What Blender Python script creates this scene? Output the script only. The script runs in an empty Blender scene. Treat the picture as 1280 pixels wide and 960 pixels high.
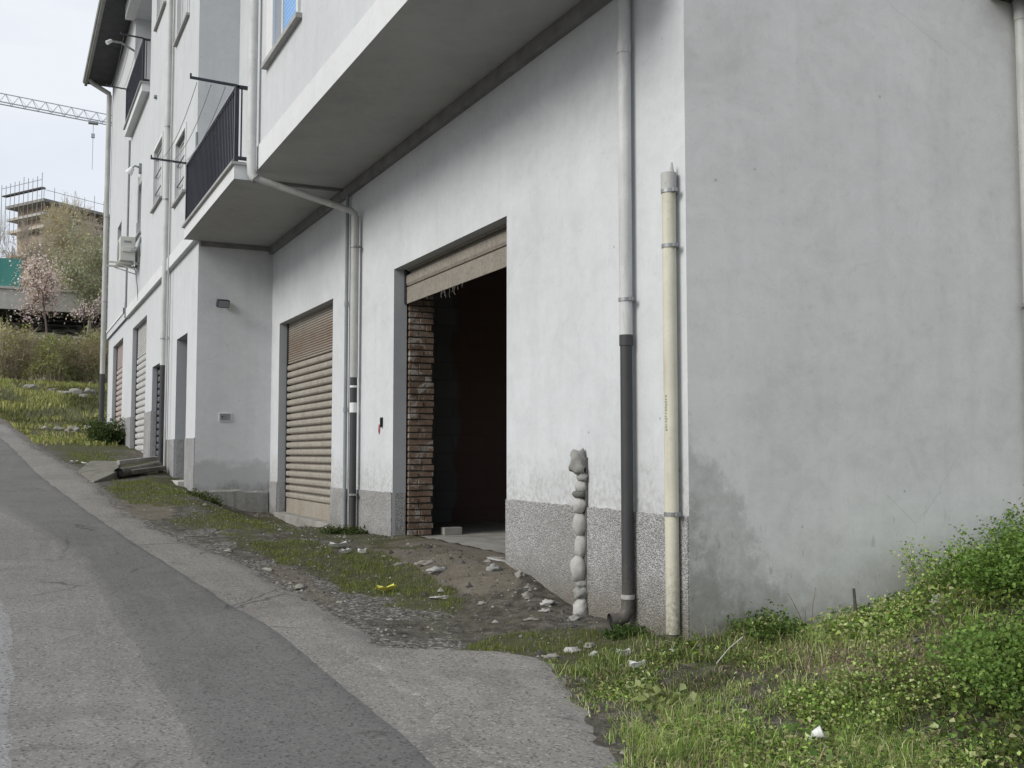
import bpy, math, random
import numpy as np
from mathutils import Vector, Matrix, Euler, noise as mnoise
rng = np.random.default_rng(7); random.seed(7)
SC = bpy.context.scene
COL = SC.collection
PI = math.pi

# ------------------------------------------------------------------ node helpers
class NT:
    def __init__(s, name):
        s.m = bpy.data.materials.new(name); s.m.use_nodes = True
        s.t = s.m.node_tree; s.t.nodes.clear()
        s.out = s.n('ShaderNodeOutputMaterial')
        s.geo = s.n('ShaderNodeNewGeometry')
        s.P = s.geo.outputs['Position']
    def n(s, typ, **kw):
        nd = s.t.nodes.new(typ)
        for k, v in kw.items(): setattr(nd, k, v)
        return nd
    def l(s, a, b): s.t.links.new(a, b)
    def mapped(s, scale=(1, 1, 1), rot=(0, 0, 0)):
        mp = s.n('ShaderNodeMapping'); mp.inputs['Scale'].default_value = scale; mp.inputs['Rotation'].default_value = rot
        s.l(s.P, mp.inputs['Vector']); return mp.outputs[0]
    def noise(s, scale, detail=4, rough=.55, vec=None, dist=0):
        nd = s.n('ShaderNodeTexNoise'); nd.inputs['Scale'].default_value = scale; nd.inputs['Detail'].default_value = detail
        nd.inputs['Roughness'].default_value = rough; nd.inputs['Distortion'].default_value = dist
        s.l(vec if vec is not None else s.P, nd.inputs['Vector']); return nd.outputs['Fac']
    def voro(s, scale, out='Distance', feature='F1', vec=None):
        nd = s.n('ShaderNodeTexVoronoi', feature=feature); nd.inputs['Scale'].default_value = scale
        s.l(vec if vec is not None else s.P, nd.inputs['Vector']); return nd.outputs[out]
    def ramp(s, fac, pts):
        nd = s.n('ShaderNodeValToRGB'); cr = nd.color_ramp
        while len(cr.elements) < len(pts): cr.elements.new(.5)
        for e, (p, c) in zip(cr.elements, pts):
            e.position = p; e.color = (c, c, c, 1) if not hasattr(c, '__len__') else (*c, 1)
        s.l(fac, nd.inputs['Fac']); return nd.outputs['Color']
    def mix(s, fac, a, b, mode='MIX'):
        nd = s.n('ShaderNodeMix', data_type='RGBA', blend_type=mode)
        for i, v in ((0, fac), (6, a), (7, b)):
            if hasattr(v, 'is_linked') or isinstance(v, bpy.types.NodeSocket): s.l(v, nd.inputs[i])
            elif i == 0: nd.inputs[0].default_value = v
            else: nd.inputs[i].default_value = (v, v, v, 1) if not hasattr(v, '__len__') else (*v, 1)
        return nd.outputs[2]
    def math(s, op, a, b=0.0, clamp=False):
        nd = s.n('ShaderNodeMath', operation=op); nd.use_clamp = clamp
        for i, v in enumerate((a, b)):
            if isinstance(v, bpy.types.NodeSocket): s.l(v, nd.inputs[i])
            else: nd.inputs[i].default_value = v
        return nd.outputs[0]
    def xyz(s):
        nd = s.n('ShaderNodeSeparateXYZ'); s.l(s.P, nd.inputs[0]); return nd.outputs
    def rng(s, v, a, b, c=0., d=1.):
        nd = s.n('ShaderNodeMapRange'); s.l(v, nd.inputs[0])
        for i, q in zip((1, 2, 3, 4), (a, b, c, d)): nd.inputs[i].default_value = q
        return nd.outputs[0]
    def bump(s, h, strength=.3, dist=.01, nrm=None):
        nd = s.n('ShaderNodeBump'); nd.inputs['Strength'].default_value = strength; nd.inputs['Distance'].default_value = dist
        s.l(h, nd.inputs['Height'])
        if nrm is not None: s.l(nrm, nd.inputs['Normal'])
        return nd.outputs[0]
    def attr(s, name):
        nd = s.n('ShaderNodeAttribute'); nd.attribute_name = name; return nd.outputs['Color']
    def bsdf(s, col, rough=.8, metal=0., nrm=None, spec=.3):
        b = s.n('ShaderNodeBsdfPrincipled')
        for k, v in (('Base Color', col), ('Roughness', rough), ('Metallic', metal)):
            if isinstance(v, bpy.types.NodeSocket): s.l(v, b.inputs[k])
            elif k == 'Base Color': b.inputs[k].default_value = (*v, 1)
            else: b.inputs[k].default_value = v
        b.inputs['Specular IOR Level'].default_value = spec
        if nrm is not None: s.l(nrm, b.inputs['Normal'])
        s.l(b.outputs[0], s.out.inputs[0]); return b

def simple(name, col, rough=.6, metal=0., var=.12, scale=6, bump=.0, spec=.3):
    t = NT(name)
    f = t.noise(scale, 5, .6)
    lo = tuple(c * (1 - var) for c in col); hi = tuple(min(1, c * (1 + var)) for c in col)
    c = t.ramp(f, [(.3, lo), (.7, hi)])
    nrm = t.bump(t.noise(scale * 12, 3), bump, .004) if bump else None
    t.bsdf(c, rough, metal, nrm, spec); return t.m

def plaster(name, base, streak=.10, mottled=.12, zone=None, bump=.25):
    t = NT(name)
    big = t.noise(.55, 6, .62, dist=.6)
    mid = t.noise(2.6, 6, .68, dist=1.2)
    tro = t.noise(1.0, 5, .7, vec=t.mapped((3.2, 3.2, 7)), dist=.8)
    stv = t.noise(1.0, 4, .6, vec=t.mapped((4.5, 4.5, .22)))
    fine = t.noise(60, 3, .6)
    f = t.math('ADD', t.math('MULTIPLY', big, .40), t.math('MULTIPLY', mid, .30))
    f = t.math('ADD', f, t.math('MULTIPLY', tro, .20)); f = t.math('ADD', f, t.math('MULTIPLY', fine, .10))
    lo = tuple(c * (1 - mottled) for c in base); hi = tuple(min(.82, c * (1 + mottled * .75)) for c in base)
    c = t.ramp(f, [(.41, lo), (.5, base), (.59, hi)])
    sm = t.ramp(stv, [(.50, 0.), (.72, 1.)])
    c = t.mix(t.math('MULTIPLY', sm, streak), c, tuple(x * .55 for x in base))
    # hairline cracks
    wv = t.n('ShaderNodeMixRGB'); wv.inputs[0].default_value = .16; nz = t.n('ShaderNodeTexNoise'); nz.inputs['Scale'].default_value = 3.; nz.inputs['Detail'].default_value = 6
    t.l(t.P, nz.inputs['Vector']); t.l(t.P, wv.inputs[1]); t.l(nz.outputs['Color'], wv.inputs[2])
    cr = t.voro(.55, 'Distance', 'DISTANCE_TO_EDGE', vec=wv.outputs[0])
    crm = t.math('MULTIPLY', t.ramp(cr, [(.0015, 1.), (.004, 0.)]), t.ramp(t.noise(.6, 3, .5), [(.58, 0.), (.64, 1.)]))
    c = t.mix(t.math('MULTIPLY', crm, .16), c, (.20, .20, .195))
    ft = t.noise(17, 5, .75, dist=.8); c = t.mix(t.math('MULTIPLY', t.ramp(ft, [(.54, 0.), (.68, 1.)]), .19), c, tuple(x * .6 for x in base))
    c = t.mix(t.math('MULTIPLY', t.ramp(ft, [(.32, 1.), (.44, 0.)]), .12), c, tuple(min(.8, x * 1.25) for x in base))
    # small pits / spots
    sp = t.voro(3.1, 'Distance')
    spm = t.ramp(sp, [(.02, 1.), (.045, 0.)])
    c = t.mix(t.math('MULTIPLY', spm, .45), c, (.16, .155, .15))
    if zone: c = zone(t, c)
    h = t.math('ADD', t.math('MULTIPLY', tro, .5), t.math('MULTIPLY', fine, .35))
    t.bsdf(c, .92, 0, t.bump(h, bump, .012), .15)
    return t.m

def z_front(t, c):
    x, y, z = t.xyz()
    n = t.noise(5.5, 6, .7, dist=.5); n2 = t.noise(22, 4, .7)
    hh = t.math('ADD', z, t.math('MULTIPLY', t.math('SUBTRACT', n, .5), -.95))
    m = t.rng(hh, -.36, .02, 1., 0.)
    m = t.math('MULTIPLY', m, t.ramp(n2, [(.38, .15), (.62, 1.)]))
    return t.mix(t.math('MULTIPLY', m, .62, True), c, (.30, .295, .28))
def z_side(t, c):
    # rising damp with a ragged outline near the corner, grime and algae at the foot
    x, y, z = t.xyz()
    n = t.noise(1.3, 6, .62, dist=.3); nf = t.noise(5.5, 6, .75, dist=.3); n2 = t.noise(13, 5, .75)
    rag = t.math('ADD', t.math('MULTIPLY', t.math('SUBTRACT', n, .5), -.65), t.math('MULTIPLY', t.math('SUBTRACT', nf, .5), -.50))
    d = t.math('ADD', t.math('MULTIPLY', t.math('SUBTRACT', x, 3.9), .90), t.math('MULTIPLY', t.math('ADD', z, 1.2), .62))
    d = t.math('ADD', d, rag)
    m = t.math('MULTIPLY', t.rng(d, .80, .90, 1., 0.), t.ramp(n2, [(.30, .55), (.6, 1.)]))
    m2 = t.math('MULTIPLY', t.rng(d, .46, .62, 1., 0.), t.ramp(nf, [(.40, .2), (.56, 1.)]))
    c = t.mix(t.math('MULTIPLY', m, .46), c, (.25, .25, .235))
    c = t.mix(t.math('MULTIPLY', m2, .48), c, (.20, .20, .19))
    hb = t.math('ADD', z, t.math('MULTIPLY', rag, 1.0))
    mb = t.math('MULTIPLY', t.rng(hb, -1.25, -.45, 1., 0.), t.ramp(n2, [(.3, .2), (.6, 1.)]))
    c = t.mix(t.math('MULTIPLY', mb, .42, True), c, (.24, .24, .215))
    mg = t.math('MULTIPLY', t.rng(hb, -1.2, -.72, 1., 0.), t.rng(x, 4.2, 5.4, 1., .3))
    c = t.mix(t.math('MULTIPLY', mg, .55, True), c, (.165, .165, .11))
    dk = t.math('MULTIPLY', t.ramp(t.noise(16, 4, .7, vec=t.mapped((1, 1, .35))), [(.62, 0.), (.68, 1.)]), t.rng(hb, -1.1, -.2, 1., 0.))
    return t.mix(t.math('MULTIPLY', dk, .5, True), c, (.11, .11, .105))
def z_return(t, c):
    x, y, z = t.xyz()
    n = t.noise(3.2, 6, .65, dist=.6); n2 = t.noise(14, 5, .7)
    hh = t.math('ADD', z, t.math('MULTIPLY', t.math('SUBTRACT', n, .5), -.55))
    m = t.rng(hh, -.22, -.12, 1., 0.)
    c = t.mix(t.math('MULTIPLY', m, .42), c, (.27, .27, .265))
    m2 = t.math('MULTIPLY', t.rng(hh, -.62, -.45, 1., 0.), t.ramp(n2, [(.35, .4), (.6, 1.)]))
    return t.mix(t.math('MULTIPLY', m2, .8, True), c, (.16, .155, .15))

WALLC = (.555, .575, .59)
M = {}
M['front'] = plaster('plaster_front', WALLC, zone=z_front, streak=.11, mottled=.085, bump=.2)
M['side'] = plaster('plaster_side', (.665, .665, .645), zone=z_side, streak=.10, mottled=.11, bump=.16)
M['ret'] = plaster('plaster_return', (.60, .615, .63), zone=z_return, streak=.10, mottled=.07, bump=.15)
M['upper'] = plaster('plaster_upper', (.53, .548, .562), streak=.14, mottled=.06, bump=.12)
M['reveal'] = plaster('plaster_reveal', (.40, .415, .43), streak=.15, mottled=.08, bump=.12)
M['band'] = plaster('plaster_band', (.62, .635, .64), streak=.06, mottled=.05, bump=.1)
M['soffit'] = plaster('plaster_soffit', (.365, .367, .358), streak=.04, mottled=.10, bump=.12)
M['crease_shade'] = simple('crease_shade_grey', (.20, .20, .195), .9, 0, .2, 5, .3)  # dark grey standing in for the shade under the soffit

def roughcast():
    t = NT('roughcast')
    v = t.voro(95, 'Distance'); vc = t.voro(95, 'Color')
    n = t.noise(120, 3, .7); b = t.noise(1.6, 5, .6)
    g = t.n('ShaderNodeSeparateColor'); t.l(vc, g.inputs[0])
    c = t.ramp(g.outputs[0], [(.0, .26), (.35, .35), (.7, .43), (1., .58)])
    c = t.mix(t.ramp(n, [(.36, .45), (.6, 0.)]), c, (.19, .19, .19))
    c = t.mix(t.math('MULTIPLY', t.ramp(b, [(.40, 1.), (.58, 0.)]), .40), c, (.22, .215, .20))
    x, y, z = t.xyz()
    n3 = t.noise(6, 5, .7)
    mg = t.rng(t.math('ADD', z, t.math('MULTIPLY', n3, -.45)), -1.38, -1.0, .8, 0.)
    c = t.mix(mg, c, (.16, .145, .115))
    h = t.math('ADD', t.math('MULTIPLY', v, -1.), t.math('MULTIPLY', n, .4))
    t.bsdf(c, .95, 0, t.bump(h, .9, .012), .15); return t.m
M['rough'] = roughcast()

def shutter_mat(name, base, rust, stripe=0.):
    t = NT(name)
    n = t.noise(3.5, 6, .7, dist=.4); f = t.noise(28, 4, .7); v = t.noise(1, 5, .7, vec=t.mapped((3.5, 3.5, 1.6)), dist=1.)
    c = t.ramp(n, [(.3, tuple(b * .78 for b in base)), (.65, base)])
    c = t.mix(t.math('MULTIPLY', t.ramp(f, [(.46, 0.), (.66, 1.)]), .5), c, rust)
    c = t.mix(t.math('MULTIPLY', t.ramp(v, [(.52, 0.), (.7, 1.)]), .35), c, rust)
    if stripe:
        x, y, z = t.xyz()
        g = t.math('MULTIPLY', t.rng(z, 1.35, 1.62, 0., 1.), t.rng(z, 1.75, 2.0, 1., 0.))
        c = t.mix(t.math('MULTIPLY', t.math('MULTIPLY', g, t.ramp(n, [(.35, .4), (.6, 1.)])), stripe), c, (.20, .13, .09))
        g2 = t.rng(z, -.80, -.60, .5, 0.); c = t.mix(t.math('MULTIPLY', g2, t.ramp(v, [(.4, .2), (.6, 1.)])), c, (.25, .21, .16))
    t.bsdf(c, .6, .0, t.bump(f, .15, .003), .35); return t.m
M['shut'] = shutter_mat('shutter_cream', (.37, .345, .30), (.14, .105, .07), .7)
M['shut1'] = shutter_mat('shutter_dusty', (.275, .25, .21), (.085, .07, .052))
M['shutW'] = shutter_mat('shutter_white', (.56, .56, .55), (.25, .24, .22))
M['shutR'] = shutter_mat('shutter_red_white', (.46, .42, .40), (.36, .15, .10))
M['shutG'] = shutter_mat('shutter_grey', (.13, .14, .15), (.08, .08, .08))
def pipemat(name, col, dirt=(.20, .18, .14), amt=.35, rough=.5):
    t = NT(name); a = t.noise(2.2, 5, .65); st = t.noise(1, 5, .7, vec=t.mapped((14, 14, 1.1)), dist=.6); sp = t.noise(38, 4, .7); x, y, z = t.xyz()
    c = t.ramp(a, [(.35, tuple(q * .86 for q in col)), (.65, tuple(min(.8, q * 1.08) for q in col))])
    c = t.mix(t.math('MULTIPLY', t.ramp(st, [(.50, 0.), (.70, 1.)]), amt), c, dirt)
    c = t.mix(t.math('MULTIPLY', t.ramp(sp, [(.58, 0.), (.70, 1.)]), amt * .9), c, dirt)
    mud = t.math('MULTIPLY', t.rng(t.math('ADD', z, t.math('MULTIPLY', sp, -.5)), -1.38, -.95, 1., 0.), t.ramp(sp, [(.35, .3), (.6, 1.)]))
    c = t.mix(t.math('MULTIPLY', mud, .75), c, (.13, .115, .09))
    t.bsdf(c, t.ramp(sp, [(.3, rough - .1), (.7, rough + .2)]), 0, t.bump(sp, .06, .003), .35); return t.m
M['pipeL'] = simple('pipe_light_grey', (.56, .575, .575), .5, 0, .10, 3, .04, .35)
M['pipeL2'] = simple('pipe_grey_aged', (.46, .465, .455), .55, 0, .14, 3, .04, .35)
M['pipeD'] = simple('pipe_dark_grey', (.045, .046, .05), .5, 0, .25, 5, .03, .4)
M['pipeY'] = simple('pipe_ivory', (.52, .505, .405), .5, 0, .10, 2.2, .03, .35)
M['pipeL'] = pipemat('pipe_grey', (.54, .555, .55)); M['pipeL2'] = pipemat('pipe_grey_worn', (.44, .445, .43), amt=.4); M['pipeD'] = pipemat('pipe_cast_dark', (.048, .049, .052), (.085, .08, .075), .25); M['pipeY'] = pipemat('pipe_ivory_worn', (.54, .525, .43), (.33, .29, .20), .35)
M['conduit'] = simple('conduit_grey', (.22, .24, .25), .55, 0, .15, 5)
M['metal'] = simple('galvanised', (.30, .31, .31), .5, .6, .2, 10)
M['steel_dark'] = simple('painted_steel_dark', (.022, .024, .035), .45, 0, .25, 8, 0, .5)
M['rail_top'] = simple('rail_top', (.30, .31, .33), .45, .3, .12, 8)
M['black'] = simple('black_void', (.012, .012, .013), .9)
M['sill'] = simple('sill_stone', (.34, .34, .33), .75, 0, .15, 9)
M['frame'] = simple('window_frame', (.62, .63, .62), .6, 0, .06, 6)
M['blind'] = simple('roller_blind', (.44, .45, .46), .6, 0, .10, 6)
M['wood'] = simple('dark_eave_wood', (.060, .060, .066), .7, 0, .25, 4, .1)
M['fascia'] = simple('fascia_metal', (.26, .26, .245), .55, .2, .15, 4)
M['ac'] = simple('ac_cream', (.52, .52, .48), .5, 0, .08, 6)
M['white'] = simple('white_plastic', (.70, .71, .70), .5, 0, .06, 8)
M['paper'] = simple('white_paper', (.72, .72, .70), .8, 0, .08, 20)
M['yellow'] = simple('yellow_paper', (.66, .62, .12), .7, 0, .08, 20)
M['maroon'] = simple('maroon_paint', (.30, .07, .08), .7)
M['conc'] = simple('concrete', (.27, .262, .24), .93, 0, .28, 3.5, .4)
M['conc_moss'] = simple('mossy_concrete', (.15, .143, .12), .95, 0, .4, 4, .5)
M['conc_pale'] = simple('pale_concrete', (.46, .45, .42), .92, 0, .15, 3, .2)
M['paving'] = simple('terrace_floor', (.32, .31, .29), .8, 0, .1, 6)

def glass_mat():
    t = NT('window_glass'); t.bsdf((.05, .055, .06), .12, 0, None, .6); return t.m
M['glass'] = glass_mat()
def blue_blind():
    t = NT('blue_slats'); x, y, z = t.xyz()
    w = t.n('ShaderNodeMath', operation='FRACT'); t.l(t.math('MULTIPLY', z, 18.), w.inputs[0])
    c = t.ramp(w.outputs[0], [(.0, (.10, .16, .34)), (.25, (.20, .38, .68)), (.9, (.26, .46, .75))])
    t.bsdf(c, .5); return t.m
M['blue'] = blue_blind()
def brick_mat():
    t = NT('old_brick'); v = t.noise(3.5, 3, .6); f = t.noise(40, 5, .7); b = t.noise(5.5, 5, .7, dist=1.)
    c = t.ramp(v, [(.3, (.13, .09, .064)), (.5, (.20, .137, .098)), (.7, (.26, .195, .15))])
    c = t.mix(t.math('MULTIPLY', t.ramp(f, [(.45, 0.), (.65, 1.)]), .5), c, (.20, .18, .15))
    c = t.mix(t.ramp(b, [(.53, 0.), (.60, .9)]), c, (.37, .345, .31))
    t.bsdf(c, .95, 0, t.bump(f, .6, .01), .1); return t.m
M['brick'] = brick_mat()
M['mortar'] = simple('brick_mortar', (.12, .11, .095), .95, 0, .3, 10, .4)
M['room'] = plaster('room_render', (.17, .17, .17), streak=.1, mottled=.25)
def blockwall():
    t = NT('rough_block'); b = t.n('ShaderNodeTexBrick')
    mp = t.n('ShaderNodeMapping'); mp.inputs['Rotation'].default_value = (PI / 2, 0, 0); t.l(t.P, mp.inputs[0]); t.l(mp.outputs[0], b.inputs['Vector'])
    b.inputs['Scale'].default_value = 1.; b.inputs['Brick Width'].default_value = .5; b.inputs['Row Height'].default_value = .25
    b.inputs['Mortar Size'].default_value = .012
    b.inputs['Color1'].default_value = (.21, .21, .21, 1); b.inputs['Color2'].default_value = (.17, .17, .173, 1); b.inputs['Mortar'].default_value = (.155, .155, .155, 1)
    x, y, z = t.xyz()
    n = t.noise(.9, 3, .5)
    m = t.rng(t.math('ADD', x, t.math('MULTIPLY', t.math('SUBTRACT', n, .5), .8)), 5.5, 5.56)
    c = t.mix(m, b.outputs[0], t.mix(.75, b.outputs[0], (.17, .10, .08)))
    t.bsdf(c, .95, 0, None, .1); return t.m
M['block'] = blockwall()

def foliage(name, trans=.35, rough=.6):
    t = NT(name); c = t.attr('Col')
    b = t.bsdf(c, rough, 0, None, .25)
    tr = t.n('ShaderNodeBsdfTranslucent'); t.l(t.mix(1., c, (1.25, 1.25, .8), 'MULTIPLY'), tr.inputs[0])
    mx = t.n('ShaderNodeMixShader'); mx.inputs[0].default_value = trans
    t.l(b.outputs[0], mx.inputs[1]); t.l(tr.outputs[0], mx.inputs[2]); t.l(mx.outputs[0], t.out.inputs[0]); return t.m
M['leaf'] = foliage('leaf'); M['blossom'] = foliage('blossom', .3, .8); M['twig'] = foliage('twig', .0, .9)

def stone_mat(name, base, var=.3):
    t = NT(name); n = t.noise(14, 6, .7); f = t.noise(70, 4, .7)
    oi = t.n('ShaderNodeObjectInfo')
    c = t.ramp(n, [(.3, tuple(b * (1 - var) for b in base)), (.7, base)])
    c = t.mix(t.math('MULTIPLY', t.ramp(f, [(.5, 0.), (.7, 1.)]), .3), c, tuple(b * .45 for b in base))
    t.bsdf(c, .85, 0, t.bump(t.math('ADD', n, f), .35, .008), .2); return t.m
M['stoneW'] = stone_mat('stone_white', (.46, .455, .435)); M['stoneG'] = stone_mat('stone_grey', (.30, .30, .285)); M['stoneD'] = stone_mat('stone_dark', (.16, .16, .15))
M['rubble'] = stone_mat('rubble_pale', (.33, .315, .28), .45)

# ------------------------------------------------------------------ mesh builder
class MB:
    def __init__(s): s.v = []; s.f = []; s.mi = []; s.cur = 0
    def mat(s, i): s.cur = i; return s
    def add(s, vs, fs):
        b = len(s.v); s.v += [tuple(v) for v in vs]
        for f in fs: s.f.append([b + i for i in f]); s.mi.append(s.cur)
    def quad(s, a, b, c, d): s.add([a, b, c, d], [(0, 1, 2, 3)])
    def box(s, x0, x1, y0, y1, z0, z1, skip=()):
        x0, x1 = sorted((x0, x1)); y0, y1 = sorted((y0, y1)); z0, z1 = sorted((z0, z1))
        v = [(x0, y0, z0), (x1, y0, z0), (x1, y1, z0), (x0, y1, z0), (x0, y0, z1), (x1, y0, z1), (x1, y1, z1), (x0, y1, z1)]
        fs = dict(b=(0, 3, 2, 1), t=(4, 5, 6, 7), y0=(0, 1, 5, 4), x1=(1, 2, 6, 5), y1=(2, 3, 7, 6), x0=(3, 0, 4, 7))
        s.add(v, [f for k, f in fs.items() if k not in skip])
    def bar(s, p, q, w, h=None, up=(0, 0, 1)):
        h = h or w; p = Vector(p); q = Vector(q); d = (q - p).normalized(); up = Vector(up)
        if abs(d.dot(up)) > .98: up = Vector((1, 0, 0))
        a = d.cross(up).normalized() * w / 2; b = a.cross(d).normalized() * h / 2
        v = [p - a - b, p + a - b, p + a + b, p - a + b, q - a - b, q + a - b, q + a + b, q - a + b]
        s.add(v, [(0, 1, 2, 3), (7, 6, 5, 4), (0, 4, 5, 1), (1, 5, 6, 2), (2, 6, 7, 3), (3, 7, 4, 0)])
    def tube(s, pts, r, n=10, caps=True):
        pts = [Vector(p) for p in pts]; rs = r if hasattr(r, '__len__') else [r] * len(pts)
        b = len(s.v); prev = None
        for i, p in enumerate(pts):
            d = (pts[min(i + 1, len(pts) - 1)] - pts[max(i - 1, 0)])
            d = d.normalized() if d.length > 1e-9 else Vector((0, 0, 1))
            if prev is None:
                u = Vector((1, 0, 0)) if abs(d.x) < .8 else Vector((0, 1, 0))
            else: u = prev
            u = (u - d * u.dot(d)).normalized(); w = d.cross(u); prev = u
            for k in range(n):
                a = 2 * PI * k / n; s.v.append(tuple(p + (u * math.cos(a) + w * math.sin(a)) * rs[i]))
        for i in range(len(pts) - 1):
            for k in range(n):
                k2 = (k + 1) % n
                s.f.append([b + i * n + k, b + i * n + k2, b + (i + 1) * n + k2, b + (i + 1) * n + k]); s.mi.append(s.cur)
        if caps:
            s.f.append([b + k for k in range(n)][::-1]); s.mi.append(s.cur)
            e = b + (len(pts) - 1) * n; s.f.append([e + k for k in range(n)]); s.mi.append(s.cur)
    def wall(s, X, y0, y1, z0, z1, ops=(), depth=.15, axis='x', sgn=1):
        """sheet on x=X (or y=X) with openings (a0,a1,b0,b1[,depth]) and their reveals"""
        P = (lambda u, w, d: (X + d * sgn, u, w)) if axis == 'x' else (lambda u, w, d: (u, X + d * sgn, w))
        us = sorted({y0, y1, *[o[0] for o in ops], *[o[1] for o in ops]}); ws = sorted({z0, z1, *[o[2] for o in ops], *[o[3] for o in ops]})
        us = [u for u in us if y0 <= u <= y1]; ws = [w for w in ws if z0 <= w <= z1]
        for i in range(len(us) - 1):
            for j in range(len(ws) - 1):
                cu = (us[i] + us[i + 1]) / 2; cw = (ws[j] + ws[j + 1]) / 2
                if any(o[0] < cu < o[1] and o[2] < cw < o[3] for o in ops): continue
                s.quad(P(us[i], ws[j], 0), P(us[i + 1], ws[j], 0), P(us[i + 1], ws[j + 1], 0), P(us[i], ws[j + 1], 0))
        k0 = s.cur
        for o in ops:
            d = o[4] if len(o) > 4 else depth
            if len(o) > 5: s.cur = o[5]
            a0, a1, b0, b1 = o[:4]
            s.quad(P(a0, b0, 0), P(a0, b0, d), P(a0, b1, d), P(a0, b1, 0)); s.quad(P(a1, b0, 0), P(a1, b1, 0), P(a1, b1, d), P(a1, b0, d))
            s.quad(P(a0, b1, 0), P(a0, b1, d), P(a1, b1, d), P(a1, b1, 0)); s.quad(P(a0, b0, 0), P(a1, b0, 0), P(a1, b0, d), P(a0, b0, d))
            s.cur = k0
    def build(s, name, mats, parent=None, smooth=False, bevel=0):
        me = bpy.data.meshes.new(name)
        off = Vector(parent.matrix_world.translation) if parent else Vector()
        off = base_of(parent) if parent else Vector()
        me.from_pydata([tuple(Vector(v) - off) for v in s.v], [], s.f); me.update()
        mats = mats if isinstance(mats, (list, tuple)) else [mats]
        for m in mats: me.materials.append(M[m] if isinstance(m, str) else m)
        if len(mats) > 1: me.polygons.foreach_set('material_index', s.mi)
        if smooth:
            me.polygons.foreach_set('use_smooth', [True] * len(me.polygons))
            try: me.set_sharp_from_angle(angle=math.radians(40))
            except Exception: pass
        o = bpy.data.objects.new(name, me); COL.objects.link(o)
        if parent: o.parent = parent
        if bevel:
            b = o.modifiers.new('b', 'BEVEL'); b.width = bevel; b.segments = 2; b.limit_method = 'ANGLE'
        return o
def base_of(o):
    v = Vector()
    while o: v += Vector(o.location); o = o.parent
    return v
def tag(o, label=None, cat=None, group=None, kind=None):
    if label: o['label'] = label
    if cat: o['category'] = cat
    if group: o['group'] = group
    if kind: o['kind'] = kind
    return o
def thing(name, label, cat, loc=(0, 0, 0), group=None):
    o = bpy.data.objects.new(name, None); COL.objects.link(o); o.location = loc; o.empty_display_size = .1
    return tag(o, label, cat, group)
def npmesh(name, V, F, mat, cols=None, parent=None, smooth=False):
    """V (n,3) F (m,k) cols (n,3)"""
    me = bpy.data.meshes.new(name); V = np.asarray(V, np.float32).copy()
    if parent: V -= np.array(base_of(parent), np.float32)
    F = np.asarray(F, np.int32); k = F.shape[1]
    me.vertices.add(len(V)); me.vertices.foreach_set('co', V.ravel())
    me.loops.add(F.size); me.loops.foreach_set('vertex_index', F.ravel())
    me.polygons.add(len(F)); me.polygons.foreach_set('loop_start', np.arange(0, F.size, k, dtype=np.int32))
    try: me.polygons.foreach_set('loop_total', np.full(len(F), k, np.int32))
    except Exception: pass
    me.update(calc_edges=True); me.validate()
    if cols is not None:
        a = me.attributes.new('Col', 'FLOAT_COLOR', 'POINT'); c = np.ones((len(V), 4), np.float32); c[:, :3] = cols
        a.data.foreach_set('color', c.ravel())
    me.materials.append(M[mat] if isinstance(mat, str) else mat)
    if smooth: me.polygons.foreach_set('use_smooth', [True] * len(me.polygons))
    o = bpy.data.objects.new(name, me); COL.objects.link(o)
    if parent: o.parent = parent
    return o

# ------------------------------------------------------------------ noise + terrain
_perm = np.random.default_rng(3).random((256, 256))
def vnoise(x, y):
    xi = np.floor(x).astype(int); yi = np.floor(y).astype(int); fx = x - xi; fy = y - yi
    fx = fx * fx * (3 - 2 * fx); fy = fy * fy * (3 - 2 * fy)
    g = lambda a, b: _perm[a % 256, b % 256]
    return (g(xi, yi) * (1 - fx) + g(xi + 1, yi) * fx) * (1 - fy) + (g(xi, yi + 1) * (1 - fx) + g(xi + 1, yi + 1) * fx) * fy
def fbm(x, y, o=5):
    s = 0; a = .5
    for i in range(o): s = s + a * vnoise(x + 17.3 * i, y + 9.1 * i); x = x * 2.03; y = y * 2.03; a *= .5
    return s
def sst(a, b, x): t = np.clip((x - a) / (b - a), 0, 1); return t * t * (3 - 2 * t)
def road_edge(Y):   # right edge of the asphalt, in X
    pts = np.array([(-20, 2.4), (2, 2.35), (4.1, 2.3), (6.0, 2.24), (7.8, 2.20), (10.2, 2.0), (12.8, 1.5), (16, 1.32), (20.7, 1.18), (27, .6), (33.7, .22), (38, -.15), (45, -1.6), (60, -6), (90, -16)])
    return np.interp(Y, pts[:, 0], pts[:, 1])
def apron_edge(Y): return np.interp(Y, [-10, 3, 4.1, 4.8, 5.3, 5.75, 6.1, 6.35, 6.6], [2.25, 2.35, 2.5, 2.78, 2.95, 3.06, 2.95, 2.5, 2.0])
def paved_edge(Y): return np.maximum(road_edge(Y), apron_edge(Y))
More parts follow.
